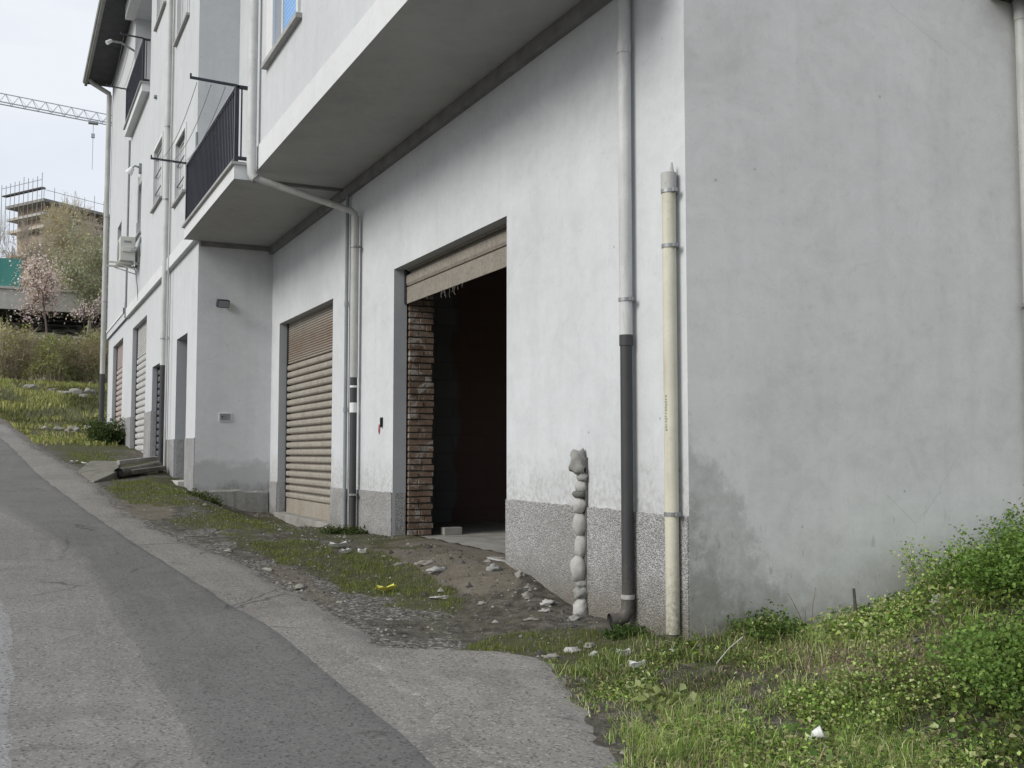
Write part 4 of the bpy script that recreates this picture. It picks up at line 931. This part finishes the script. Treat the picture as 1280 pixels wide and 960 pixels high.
# short grass on the forecourt
n = 230000; xx = rng.uniform(1.2, 3.85, n); yy = rng.uniform(5.7, 30, n) ; yy = 5.7 + (yy - 5.7) * rng.random(n) ** .5
gm = grass_mask(xx, yy); pn = sst(.40, .58, fbm(xx * 5, yy * 5, 4)); kp = (rng.random(n) < gm * .62 * (.15 + .85 * pn) + .010) & (xx > road_edge(yy) + .02) & ~((xx > 2.66) & (yy > 17.4)); xx, yy = xx[kp], yy[kp]
hh = (.009 + .030 * rng.random(len(xx)) ** 1.8) * (.7 + .6 * grass_mask(xx, yy)) * (1 + .9 * sst(14, 26, yy))
o = blades('grass', xx, yy, hh, .004 + .005 * sst(9, 20, yy) + .002 * rng.random(len(xx)), mixcol(len(xx), G1 + [(.17, .16, .06), (.20, .20, .07)], .3)); tag(o, kind='stuff')
# far bank grass
n = 60000; xx = rng.uniform(-5, 6, n); yy = rng.uniform(28, 57, n); kp = (xx > road_edge(yy) + .1) & ~((xx > 2.5) & (yy < 34.6)) & (rng.random(n) < .2 + .8 * sst(.40, .52, fbm(xx * .9 + 3, yy * .6))); xx, yy = xx[kp], yy[kp]
lum = fbm(xx * .7, yy * .5)
c = mixcol(len(xx), [(.20, .215, .065), (.13, .16, .045), (.26, .25, .11), (.10, .13, .04), (.30, .27, .15)], .25) * (.55 + .95 * sst(.35, .62, lum))[:, None]
o = blades('bank_grass', xx, yy, (.05 + .16 * rng.random(len(xx)) + .10 * sst(.5, .65, lum)) * (.5 + .5 * sst(33, 40, yy)), .025 + .02 * rng.random(len(xx)), c, .7); tag(o, kind='stuff')
# near overgrown ground: grass in tufts between low weeds
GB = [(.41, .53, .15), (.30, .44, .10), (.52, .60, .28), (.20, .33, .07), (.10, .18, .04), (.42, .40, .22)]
def litm(X, Y): return np.clip((1 - sst(3.9, 5.2, X + (4.3 - Y) * .35 + .7 * (fbm(X * 1.3, Y * 1.3) - .5))) * sst(.30, .50, fbm(X * 1.4 + 5, Y * 1.4)) * (1 - .75 * sst(4.9, 5.3, Y) * (1 - sst(4.2, 4.5, X))) * (1 - .75 * sst(3.6, 4.3, X) * (1 - sst(4.15, 4.5, Y + .25 * (fbm(X * 3, Y * 3) - .5)))) + .9 * sst(4.62, 4.85, Y + .25 * (fbm(X * 3, Y * 3) - .5)) * sst(4.3, 4.6, X) * (1 - sst(5.7, 6.1, X)), 0, 1)  # sunlit patches put into plant colour: brighter greens inside, darker outside
bare = lambda X, Y: np.clip(ell(X, Y, 4.55, 4.50, .70, .46, 1.0) + .7 * ell(X, Y, 4.15, 5.0, .2, .15, .6) + .7 * ell(X, Y, 5.6, 5.1, .35, .2, .6), 0, 1)
n = 150000; xx = rng.uniform(2.2, 6.6, n); yy = rng.uniform(2.6, 6.0, n)
tuft = sst(.42, .56, fbm(xx * 4.5, yy * 4.5, 4))
kp = (rng.random(n) < vegR(xx, yy) * (.12 + .88 * tuft) * (1 - .9 * bare(xx, yy)) * (1 - .75 * sst(4.1, 4.7, xx + (4.4 - yy) * .5))) & (yy < 5.56 + .3 * (xx < 3.8))
xx, yy = xx[kp], yy[kp]
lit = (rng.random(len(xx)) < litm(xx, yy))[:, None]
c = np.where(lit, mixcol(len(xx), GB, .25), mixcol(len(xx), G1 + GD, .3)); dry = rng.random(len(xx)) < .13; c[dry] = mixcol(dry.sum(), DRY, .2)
hh = (.02 + .085 * rng.random(len(xx)) ** 2) * (.5 + .9 * sst(.42, .58, fbm(xx * 3.1, yy * 3.1))) * (.45 + .55 * sst(0, .4, xx - (2.34 + .40 * (yy - 4.1))))
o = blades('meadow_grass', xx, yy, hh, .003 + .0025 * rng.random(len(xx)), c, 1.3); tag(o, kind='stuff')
# low leafy weeds: fine feathery ones and broader clover-like ones
n = 210000; xx = rng.uniform(2.3, 6.8, n); yy = rng.uniform(2.6, 5.56, n)
cl = fbm(xx * 2.6 + 9, yy * 2.6, 4); den = vegR(xx, yy) * (.10 + .9 * sst(.44, .54, cl)) * (1 - .92 * bare(xx, yy))
kp = rng.random(n) < den * .8; xx, yy, cl = xx[kp], yy[kp], cl[kp]
zz = H(xx, yy) + .006 + (.03 + .11 * sst(.46, .62, cl)) * rng.random(len(xx)) ** .8 * (.35 + .65 * sst(3.0, 4.2, xx))
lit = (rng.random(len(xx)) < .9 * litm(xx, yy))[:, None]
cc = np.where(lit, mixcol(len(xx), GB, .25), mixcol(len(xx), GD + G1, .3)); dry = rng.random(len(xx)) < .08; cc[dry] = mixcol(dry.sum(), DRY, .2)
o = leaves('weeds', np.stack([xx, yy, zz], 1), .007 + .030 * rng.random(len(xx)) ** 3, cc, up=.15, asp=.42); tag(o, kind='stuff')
n = 20000; xx = rng.uniform(2.9, 6.8, n); yy = rng.uniform(2.6, 5.5, n); br_ = fbm(xx * 1.9 + 31, yy * 1.9, 4)
den = vegR(xx, yy) * (sst(.50, .58, br_) * .5 + .8 * sst(4.1, 4.7, xx + (4.4 - yy) * .5)) * (1 - .9 * bare(xx, yy)); kp = rng.random(n) < den; xx, yy = xx[kp], yy[kp]
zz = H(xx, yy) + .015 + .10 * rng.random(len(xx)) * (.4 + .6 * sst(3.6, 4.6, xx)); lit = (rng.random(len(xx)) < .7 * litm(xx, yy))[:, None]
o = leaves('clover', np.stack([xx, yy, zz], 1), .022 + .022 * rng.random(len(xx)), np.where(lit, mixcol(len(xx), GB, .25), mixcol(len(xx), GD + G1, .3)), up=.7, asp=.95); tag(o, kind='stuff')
n = 14000; xx = rng.uniform(2.7, 6.6, n); yy = rng.uniform(2.9, 5.5, n); kp = rng.random(n) < vegR(xx, yy) * sst(.45, .55, fbm(xx * 2, yy * 2)); xx, yy = xx[kp], yy[kp]
o = blades('tall_grass', xx, yy, .05 + .13 * rng.random(len(xx)) ** 2, .003 + .002 * rng.random(len(xx)), mixcol(len(xx), GB + DRY + G1, .3), 1.6); tag(o, kind='stuff')
# dead stalks and leaf litter between the plants
n = 22000; xx = rng.uniform(2.5, 6.6, n); yy = rng.uniform(2.7, 5.55, n); kp = rng.random(n) < vegR(xx, yy) * (.25 + .75 * bare(xx, yy)); xx, yy = xx[kp], yy[kp]
o = blades('dead_stalks', xx, yy, .02 + .05 * rng.random(len(xx)), .004 + .003 * rng.random(len(xx)), mixcol(len(xx), DRY + [(.16, .12, .08), (.10, .08, .05)], .3), 2.6, None, 'twig'); tag(o, kind='stuff')
# plants that stand out
def stems(parent, base, n, hgt, spread, col=(.10, .11, .04), r=.0035, nseg=5, top=None):
    m = MB(); tips = []; nodes = []
    for i in range(n):
        a = random.random() * 2 * PI; rr = spread * random.random() ** .5
        p = Vector(base) + Vector((math.cos(a) * rr * .45, math.sin(a) * rr * .45, 0)); p.z = gz(p.x, p.y)
        d = Vector((math.cos(a) * rr * .9 / max(hgt, .01), math.sin(a) * rr * .9 / max(hgt, .01), 1)).normalized(); L = hgt * random.uniform(.35, 1.15); pts = [p.copy()]
        for k in range(nseg):
            d = (d + Vector((random.gauss(0, .14), random.gauss(0, .14), random.gauss(0, .05)))).normalized(); p = p + d * L / nseg; pts.append(p.copy()); nodes.append((p.copy(), (k + 1) / nseg))
        m.tube(pts, [r * (1 - .7 * q / nseg) for q in range(nseg + 1)], 4)
        tips.append(p)
    o = m.build('stem', 'twig', parent); a = o.data.attributes.new('Col', 'FLOAT_COLOR', 'POINT'); cc = np.tile(np.array([*col, 1], np.float32), len(o.data.vertices)); a.data.foreach_set('color', cc)
    return nodes
def bush(name, label, cat, base, nst, hgt, spread, nleaf, size, cols, jit=.06, group=None, stemcol=(.09, .085, .04)):
    t = thing(name, label, cat, (base[0], base[1], gz(base[0], base[1])), group)
    nd = stems(t, base, nst, hgt, spread, stemcol)
    nd = [q for q in nd]; P = np.array([tuple(q[0]) for q in nd]); i = rng.integers(0, len(P), nleaf)
    C = P[i] + rng.normal(size=(nleaf, 3)) * jit; C[:, 2] = np.maximum(C[:, 2], H(C[:, 0], C[:, 1]) + .01); C[:, 1] = np.where((C[:, 0] > 3.85) & (base[1] < 5.6), np.minimum(C[:, 1], 5.575), C[:, 1])
    col = mixcol(nleaf, cols, .28)
    leaves('foliage', C, size * (.6 + .8 * rng.random(nleaf)), col, t, up=.35); return t
bush('shrub', 'dense green clover-like shrub filling the lower right corner', 'shrub', (4.95, 3.75, 0), 120, .38, .85, 20000, .024, [(.14, .24, .05), (.105, .185, .042), (.19, .29, .07), (.22, .32, .085)], .05)
bush('shrub', 'tall green leafy shrub at the right edge below the side wall', 'shrub', (6.0, 4.75, 0), 100, .36, .75, 15000, .025, [(.14, .24, .05), (.10, .18, .04), (.19, .29, .07)], .055)
bush('shrub', 'leafy shrub with drooping twigs beside the pale downpipe', 'shrub', (6.75, 5.15, 0), 50, .55, .5, 9000, .028, [(.13, .21, .05), (.095, .16, .04), (.17, .25, .075)], .06)
bush('weed_plant', 'bright yellow-green feathery weed against the side wall on top of the mound', 'plant', (5.75, 5.3, 0), 40, .36, .26, 2600, .020, GB, .035)
bush('weed_plant', 'pale yellow-green feathery weed left of the taller one on the mound', 'plant', (5.2, 5.2, 0), 30, .15, .30, 1800, .016, GB, .03)
bush('weed_plant', 'sprawling yellow-green weed on the mound in front of the drooping shrub', 'plant', (6.25, 5.2, 0), 50, .30, .4, 3600, .020, GB, .04)
bush('weed_plant', 'straggly tall green weed in the grass before the bare soil of the mound', 'plant', (4.25, 4.25, 0), 46, .18, .5, 3000, .017, G1 + GB, .04)
bush('weed_plant', 'leafy bright weed clump near the white plastic cup', 'plant', (3.75, 4.1, 0), 50, .17, .45, 3800, .018, GB + G1, .035)
bush('weed_plant', 'dark green weed clump at the foot of the side wall near the corner', 'plant', (4.35, 5.38, 0), 36, .16, .28, 2200, .026, [(.08, .13, .035), (.11, .17, .045)], .03)
bush('weed_plant', 'yellow flowering weed clump in the middle of the side wall foot', 'plant', (4.95, 5.05, 0), 40, .11, .42, 2200, .015, GB, .03)
bush('weed_plant', 'broad pale leaved weed in the bright grass', 'plant', (3.12, 4.72, 0), 24, .13, .16, 70, .055, [(.24, .29, .10), (.30, .34, .16)], .03)
bush('weed_plant', 'low green weed beneath the open elbow of the dark downpipe', 'plant', (3.68, 6.02, 0), 24, .07, .20, 1100, .022, [(.05, .09, .025), (.07, .11, .03)], .02)
bush('weed_plant', 'tall green weed at the plinth of the far garage with red stained shutter', 'plant', (2.35, 28.8, 0), 60, .55, .55, 4200, .06, [(.06, .095, .03), (.05, .08, .025), (.09, .12, .04)], .10)
bush('weed_plant', 'low green weed along the foot of the stone return wall', 'plant', (2.8, 16.7, 0), 26, .10, .45, 1400, .03, [(.06, .085, .025), (.08, .10, .03)], .04)
bush('weed_plant', 'small dark weed at the base of the black downpipe foot between garages', 'plant', (3.65, 12.2, 0), 26, .09, .45, 1500, .026, [(.05, .075, .022), (.07, .09, .03)], .03)
def twigplant(label, base, h, n, col, lean):
    t = thing('dry_twig', label, 'twig', (base[0], base[1], gz(*base))); stems(t, (base[0], base[1], 0), n, h, lean, col, .005, 6)
twigplant('leafless reddish dry twigs standing before the side wall', (4.72, 5.42), .30, 5, (.15, .10, .08), .12)
m = MB(); z = gz(5.05, 5.35); m.tube([(5.05, 5.35, z - .05), (5.03, 5.36, z + .12), (5.02, 5.36, z + .26)], [.014, .012, .009], 7); tag(m.build('stump', 'pipeD', None, smooth=True), 'short blackened stick upright in the weeds by the side wall', 'stick')
m = MB(); z = gz(3.75, 5.0); m.tube([(3.62, 4.95, z + .03), (3.74, 4.99, z + .10), (3.86, 5.02, z + .15)], .0025, 5); tag(m.build('reed', 'ac', None), 'single pale dry stalk leaning across the grass by the corner', 'stalk')
# stains of dry grass growing on the bank thicket
def thicket(label, cx, cy, rx, ry, hgt, nb, nl, cols, seed):
    t = thing('thicket', label, 'shrub', (cx, cy, gz(cx, cy)), 'thickets on the bank')
    V = []; n = nb * 2; a = rng.random(n) * 2 * PI; r = rng.random(n) ** .5
    X = cx + np.cos(a) * r * rx; Y = cy + np.sin(a) * r * ry; dome = hgt * (1 - .75 * r ** 2) * (.25 + 1.3 * fbm(X * 1.1 + seed, Y * 1.1))
    blades('branches', X, Y, dome * (.5 + .6 * rng.random(n)), .022 + .02 * rng.random(n), mixcol(n, [(.62, .55, .42), (.50, .44, .32), (.68, .62, .50), (.34, .29, .21)], .25), 1.0, t, 'twig', curl=1.2)
    a = rng.random(nl) * 2 * PI; r = rng.random(nl) ** .5; X = cx + np.cos(a) * r * rx; Y = cy + np.sin(a) * r * ry
    top = hgt * (1 - .75 * r ** 2) * (.2 + 1.25 * fbm(X * 1.1 + seed, Y * 1.1))
    Z = H(X, Y) + top * rng.random(nl) ** .35
    leaves('foliage', np.stack([X, Y, Z], 1), .08 + .09 * rng.random(nl), mixcol(nl, cols, .3), t)
thicket('dry straw coloured thicket at the left edge of the bank', -.2, 57, 2.0, 2.5, 2.6, 3500, 3500, [(.34, .34, .17), (.50, .45, .31), (.25, .27, .11)], 1)
thicket('greenish bramble thicket in the middle of the bank', 1.9, 55.5, 1.6, 2.2, 2.5, 2500, 6500, [(.28, .31, .12), (.37, .36, .19), (.20, .24, .085)], 5)
thicket('brown bramble thicket on the bank next to the building end', 4.0, 56, 1.8, 2.4, 3.0, 3500, 5500, [(.25, .27, .11), (.40, .36, .24), (.18, .20, .08)], 9)
thicket('bramble thicket far left on the bank beyond the road', -4.4, 58, 2.4, 2.4, 2.4, 2500, 4000, [(.09, .10, .04), (.16, .14, .08)], 13)
thicket('tall bramble thicket hidden behind the building end', 7.2, 57, 2.2, 2.4, 2.6, 1800, 3500, [(.07, .08, .03), (.13, .11, .06)], 17)

# trees
def tree(name, label, base, h, rad, trunk, levels, spread, col, twig_r=.02, leafspec=None, seed=0, group='trees behind the bank', nmain=9, part='crown', grav=.02):
    base = (base[0], base[1], gz(base[0], base[1]) - .1); R = random.Random(seed); t = thing(name, label, 'tree', base, group); tr = MB(); br = MB(); tips = []
    def grow(p, d, L, r, lv, mb):
        pts = [p.copy()]; rs = [r]; ns = 4 if lv > 0 else 3
        for k in range(ns):
            d = (d + Vector((R.gauss(0, .16), R.gauss(0, .16), R.gauss(0, .08) + grav))).normalized(); p = p + d * L / ns; pts.append(p.copy()); rs.append(max(twig_r * .6, r * (1 - .55 * (k + 1) / ns)))
            if lv > 0 and k >= 1:
                for q in range(2 if lv > 1 else 3):
                    ax = Vector((R.gauss(0, 1), R.gauss(0, 1), R.gauss(0, .6))).normalized(); nd = (d * .75 + ax * spread).normalized()
                    grow(p, nd, L * R.uniform(.5, .75), max(twig_r, rs[-1] * .6), lv - 1, br)
            if lv == 0: tips.append(p.copy())
        mb.tube(pts, rs, 6 if mb is tr else 3, caps=False)
    grow(Vector(base), Vector((R.gauss(0, .05), R.gauss(0, .05), 1)).normalized(), h * .55, trunk, levels, tr)
    B0 = Vector(base); allv = np.array(tr.v + br.v); kz = h / max(.1, np.percentile(allv[:, 2], 99.5) - B0.z); kr = rad / max(.1, np.percentile(np.hypot(allv[:, 0] - B0.x, allv[:, 1] - B0.y), 96))
    ff = lambda p: (B0.x + (p[0] - B0.x) * kr, B0.y + (p[1] - B0.y) * kr, B0.z + (p[2] - B0.z) * kz)
    tr.v = [ff(p) for p in tr.v]; br.v = [ff(p) for p in br.v]; tips = [ff(p) for p in tips]
    def colr(o, c):
        a = o.data.attributes.new('Col', 'FLOAT_COLOR', 'POINT'); n = len(o.data.vertices); cc = np.ones((n, 4), np.float32); cc[:, :3] = np.array(c) * (1 + .25 * (rng.random((n, 1)) - .5)); a.data.foreach_set('color', cc.ravel())
    colr(tr.build('trunk', 'twig', t), tuple(x * .7 for x in col)); colr(br.build('branches', 'twig', t), col)
    if leafspec:
        n, size, cols, jit, mat = leafspec; P = np.array([tuple(q) for q in tips]); i = rng.integers(0, len(P), n); C = P[i] + rng.normal(size=(n, 3)) * jit
        leaves(part, C, size * (.6 + .8 * rng.random(n)), mixcol(n, cols, .25), t, mat, up=.1)
    return t
PINK = [(.80, .68, .71), (.82, .74, .75), (.72, .55, .61), (.62, .50, .53), (.60, .55, .51)]
tree('blossom_tree', 'pink blossoming tree in front of the green mesh fence', (1.9, 66, 0), 4.8, 2.3, .10, 3, .75, (.16, .12, .11), .02, (3000, .12, PINK, .3, 'blossom'), 3, part='blossom')
tree('blossom_tree', 'low pink blossoming tree next to the building end', (4.4, 66, 0), 3.2, 2.2, .08, 3, .8, (.15, .11, .10), .02, (1900, .12, PINK + [(.62, .58, .52)], .15, 'blossom'), 8, part='blossom')
tree('olive_tree', 'grey-green leafy tree behind the pink blossom', (4.3, 71, 0), 7.0, 2.7, .16, 3, .75, (.34, .31, .24), .026, (3400, .17, [(.33, .35, .24), (.25, .27, .18), (.42, .42, .32)], .35, 'leaf'), 11)
tree('bare_tree', 'tall bare tree with yellowish twigs before the scaffolded building', (3.0, 86, 0), 11.6, 3.1, .20, 5, .62, (.52, .46, .32), .026, (1300, .12, [(.52, .48, .27), (.46, .40, .26), (.56, .53, .36)], .4, 'leaf'), 21)
tree('bare_tree', 'tall bare reddish brown tree close to the building end', (6.2, 88, 0), 11.4, 3.0, .18, 4, .65, (.46, .38, .30), .026, (700, .12, [(.46, .40, .29), (.42, .35, .27)], .35, 'leaf'), 34)
tree('bare_tree', 'grey twiggy bare tree right behind the pink blossom above the flyover', (1.6, 78, 0), 9.0, 2.3, .13, 4, .65, (.42, .37, .30), .026, (700, .11, [(.48, .42, .36), (.56, .46, .45)], .4, 'leaf'), 53)
tree('bare_tree', 'dense brown twiggy tree between the olive tree and the building end', (5.0, 76, 0), 8.6, 2.6, .14, 4, .65, (.38, .32, .25), .026, (900, .11, [(.42, .37, .27), (.36, .31, .22)], .4, 'leaf'), 59)
tree('bare_tree', 'pale bare tree at the left edge behind the green fence', (-1.2, 86, 0), 11.0, 1.6, .14, 3, .6, (.45, .42, .36), .028, None, 41)
tree('bare_tree', 'bare tree further left beyond the flyover', (-8, 88, 0), 12.0, 3., .2, 3, .65, (.32, .28, .2), .03, None, 47)

# flyover with mesh fence
FL = thing('flyover', 'grey concrete flyover with a dark underside and a green mesh fence', 'flyover', (0, 72, 6))
m = MB(); m.box(-60, 9, 72.0, 72.4, 8.9, 10.15); m.box(-60, 9, 71.9, 72.5, 10.15, 10.30); m.build('edge_beam', 'conc_pale', FL)
m = MB(); m.box(-60, 9, 72.4, 82, 9.4, 10.1); m.build('deck', 'conc', FL)
m = MB(); m.box(-60, 9, 80, 80.5, 5, 9.4); m.build('abutment', 'pipeD', FL)
m = MB()
for q in range(7): m.box(-60, 9, 79.5, 79.98, 7.2 + q * .32, 7.2 + q * .32 + .12)
m.build('louvre', 'conduit', FL)
def mesh_green():
    t = NT('green_mesh'); x, y, z = t.xyz(); n = t.noise(.6, 4, .6)
    c = t.ramp(n, [(.3, (.075, .27, .235)), (.7, (.11, .34, .30))]); t.bsdf(c, .7); return t.m
M['green'] = mesh_green()
m = MB(); m.box(-60, -.1 + .6, 72.1, 72.13, 10.32, 12.05); m.build('mesh_fence', 'green', FL)
m = MB()
for xx_ in np.arange(-59.5, .7, 1.95): m.box(xx_, xx_ + .07, 72.02, 72.098, 10.3, 12.2)
m.build('fence_post', 'frame', FL)
m = MB(); m.box(-30, 12, 62.0, 62.25, 5.0, 6.35); tag(m.build('retaining_wall', 'conc_pale', None), 'low pale concrete wall along the top of the bank', 'wall')

# unfinished building with scaffolding
UB = thing('unfinished_building', 'unfinished multi-storey building with scaffolding round its flat roof', 'building', (3.3, 140, 2))
cx, cy = 3.3, 140.; dl = Vector((-.52, .854, 0)); dr_ = Vector((.80, .60, 0)); ztop = 31.0
def pt(a, b_, z): p = Vector((cx, cy, 0)) + dl * a + dr_ * b_; return (p.x, p.y, z)
M['ubwall'] = simple('bare_concrete_wall', (.52, .48, .41), .9, 0, .2, .6); M['ubbrick'] = simple('brown_infill', (.40, .32, .25), .9, 0, .3, .8)
def slab(m, a0, a1, b0, b1, z0, z1):
    v = [pt(a0, b0, z0), pt(a1, b0, z0), pt(a1, b1, z0), pt(a0, b1, z0), pt(a0, b0, z1), pt(a1, b0, z1), pt(a1, b1, z1), pt(a0, b1, z1)]
    m.add(v, [(0, 3, 2, 1), (4, 5, 6, 7), (0, 1, 5, 4), (1, 2, 6, 5), (2, 3, 7, 6), (3, 0, 4, 7)])
m = MB(); slab(m, .9, 7, .9, 18, 2, ztop - .3); m.build('wall', 'ubbrick', UB)
for k in range(9):
    z = ztop - k * 3.1; m = MB(); slab(m, -.1 if k else -.5, 7.6, -.1 if k else -.5, 18.6, z - .35, z); m.build('floor_slab', 'ubwall' if k else 'conc', UB)
m = MB(); slab(m, -.3, 7.6, -.3, 18.6, ztop - 1.9, ztop - 1.6); slab(m, -.2, -.1, 0, 18, ztop - 3.1, ztop - 2.3); m.build('parapet', 'conc_pale', UB)
m = MB(); slab(m, -.6, 7.8, -.9, -.3, ztop + 1.15, ztop + 1.3); m.build('scaffold_deck', 'pipeD', UB)
m = MB()
for a in np.arange(-.6, 8, .95): m.bar(pt(a, -.85, 26), pt(a, -.85, ztop + 2.8 + random.uniform(-.3, .3)), .07)
for b_ in np.arange(-.6, 18.5, 1.5): m.bar(pt(-.7, b_, 26), pt(-.7, b_, ztop + 1.5 + random.uniform(-.4, .5)), .06)
m.bar(pt(-.6, -.85, ztop + 2.2), pt(8, -.85, ztop + 2.2), .06); m.bar(pt(-.7, -.6, ztop + 1.0), pt(-.7, 18.5, ztop + 1.0), .05)
m.build('scaffold', 'metal', UB)
m = MB()
for k in range(1, 8):
    for b_ in np.arange(2, 17, 3.2): m = MB(); slab(m, .8, .95, b_, b_ + 1.6, ztop - k * 3.1 + .7, ztop - k * 3.1 + 2.2); m.build('window_opening', 'black', UB)
pass

# tower crane
M['crane'] = simple('crane_paint', (.46, .49, .53), .5, 0, .06, 1)
CR = thing('tower_crane', 'grey lattice tower crane with its jib against the pale sky', 'crane', (-38, 157, 5))
A = Vector((-38, 157.3, 50.2)); Bq = Vector((17, 171.0, 50.2)); d = (Bq - A).normalized(); sd = d.cross(Vector((0, 0, 1))).normalized()
def lattice(m, p, q, w, hgt, seg, r=.06):
    d = (q - p).normalized(); n_ = max(2, int((q - p).length / seg)); s_ = d.cross(Vector((0, 0, 1))).normalized() * w / 2; u = Vector((0, 0, hgt))
    m.bar(p - s_, q - s_, r * 2.2); m.bar(p + s_, q + s_, r * 2.2); m.bar(p + u, q + u, r * 1.8)
    for i in range(n_):
        a = p + (q - p) * (i / n_); c_ = p + (q - p) * ((i + .5) / n_); e_ = p + (q - p) * ((i + 1) / n_)
        for sg in (-1, 1): m.bar(a + s_ * sg, c_ + u, r); m.bar(c_ + u, e_ + s_ * sg, r)
        m.bar(a - s_, a + s_, r)
m = MB(); lattice(m, A, Bq, 1.2, 1.4, 1.8, .06); m.build('jib', 'crane', CR)
m = MB(); lattice(m, A - d * 14, A, 1.3, 1.2, 2.2, .1); m.build('counter_jib', 'crane', CR)
m = MB(); m.box(A.x - 15, A.x - 11.5, A.y - 4.4, A.y - 2.4, 47.5, 50); m.build('counterweight', 'conc', CR)
m = MB()
for sx in (-.8, .8):
    for sy in (-.8, .8): m.bar(A + Vector((sx, sy, -45.5)), A + Vector((sx, sy, 6)), .16)
for z in np.arange(5, 50, 2.0):
    m.bar((A.x - .8, A.y - .8, z), (A.x + .8, A.y - .8, z + 2), .08); m.bar((A.x + .8, A.y + .8, z), (A.x + .8, A.y - .8, z + 2), .08); m.bar((A.x - .8, A.y + .8, z), (A.x - .8, A.y - .8, z + 2), .08)
m.build('tower', 'crane', CR)
tq = A + d * ((10.4 - A.x) / d.x)
m = MB(); m.box(tq.x - .7, tq.x + .7, tq.y - .5, tq.y + .5, 49.75, 50.05); m.build('trolley', 'crane', CR)
m = MB(); m.bar(tq, tq - Vector((0, 0, 7.5)), .07); m.box(tq.x - .25, tq.x + .25, tq.y - .2, tq.y + .2, 47.6, 48.2); m.build('hook_cable', 'crane', CR)

# ------------------------------------------------------------------ sky, sun, camera
SUN_EL = math.radians(32); SUN_AZ = math.atan2(-1., -.15)   # direction towards the sun, from +Y, towards +X
sv = Vector((math.sin(SUN_AZ) * math.cos(SUN_EL), math.cos(SUN_AZ) * math.cos(SUN_EL), math.sin(SUN_EL)))
W = bpy.data.worlds.new('World'); SC.world = W; W.use_nodes = True; nt = W.node_tree; nt.nodes.clear()
o = nt.nodes.new('ShaderNodeOutputWorld'); bg = nt.nodes.new('ShaderNodeBackground'); bg.inputs[1].default_value = .10
sky = nt.nodes.new('ShaderNodeTexSky'); sky.sky_type = 'NISHITA'; sky.sun_disc = False; sky.sun_elevation = SUN_EL; sky.sun_rotation = SUN_AZ; sky.air_density = 1.; sky.dust_density = 2.
tc = nt.nodes.new('ShaderNodeTexCoord'); no = nt.nodes.new('ShaderNodeTexNoise'); no.inputs['Scale'].default_value = 2.6; no.inputs['Detail'].default_value = 6; no.inputs['Distortion'].default_value = .4
mp = nt.nodes.new('ShaderNodeMapping'); mp.inputs['Scale'].default_value = (1, 1, 2.2); nt.links.new(tc.outputs['Generated'], mp.inputs[0]); nt.links.new(mp.outputs[0], no.inputs['Vector'])
cr = nt.nodes.new('ShaderNodeValToRGB'); cr.color_ramp.elements[0].position = .33; cr.color_ramp.elements[0].color = (.62, .62, .62, 1); cr.color_ramp.elements[1].position = .60; cr.color_ramp.elements[1].color = (1, 1, 1, 1)
nt.links.new(no.outputs['Fac'], cr.inputs[0])
mx = nt.nodes.new('ShaderNodeMix'); mx.data_type = 'RGBA'; mx.inputs[7].default_value = (4.95, 5.15, 5.52, 1)
nt.links.new(cr.outputs[0], mx.inputs[0]); nt.links.new(sky.outputs[0], mx.inputs[6]); nt.links.new(mx.outputs[2], bg.inputs[0]); nt.links.new(bg.outputs[0], o.inputs[0])
L = bpy.data.lights.new('sun', 'SUN'); L.energy = 1.4; L.angle = math.radians(26); L.color = (1, .965, .90)
lo_ = bpy.data.objects.new('sun', L); COL.objects.link(lo_); lo_.rotation_euler = sv.to_track_quat('Z', 'Y').to_euler(); lo_.location = (-20, 20, 30)
cam = bpy.data.cameras.new('camera'); co = bpy.data.objects.new('camera', cam); COL.objects.link(co)
cam.sensor_width = 36; cam.lens = 1324.95 / 1280 * 36; cam.clip_start = .1; cam.clip_end = 3000
yaw, pitch, roll = .44381, .065411, -.00067
fw = Vector((math.sin(yaw) * math.cos(pitch), math.cos(yaw) * math.cos(pitch), math.sin(pitch)))
co.rotation_euler = fw.to_track_quat('-Z', 'Y').to_euler(); co.location = (0, 0, 0)
SC.camera = co
SC.view_settings.view_transform = 'Standard'; SC.view_settings.look = 'None'; SC.view_settings.gamma = 1; SC.view_settings.use_curve_mapping = False
SC.view_settings.exposure = .80
SC.cycles.use_denoising = True
SC.cycles.max_bounces = 5; SC.cycles.diffuse_bounces = 4; SC.cycles.transmission_bounces = 3; SC.cycles.glossy_bounces = 2
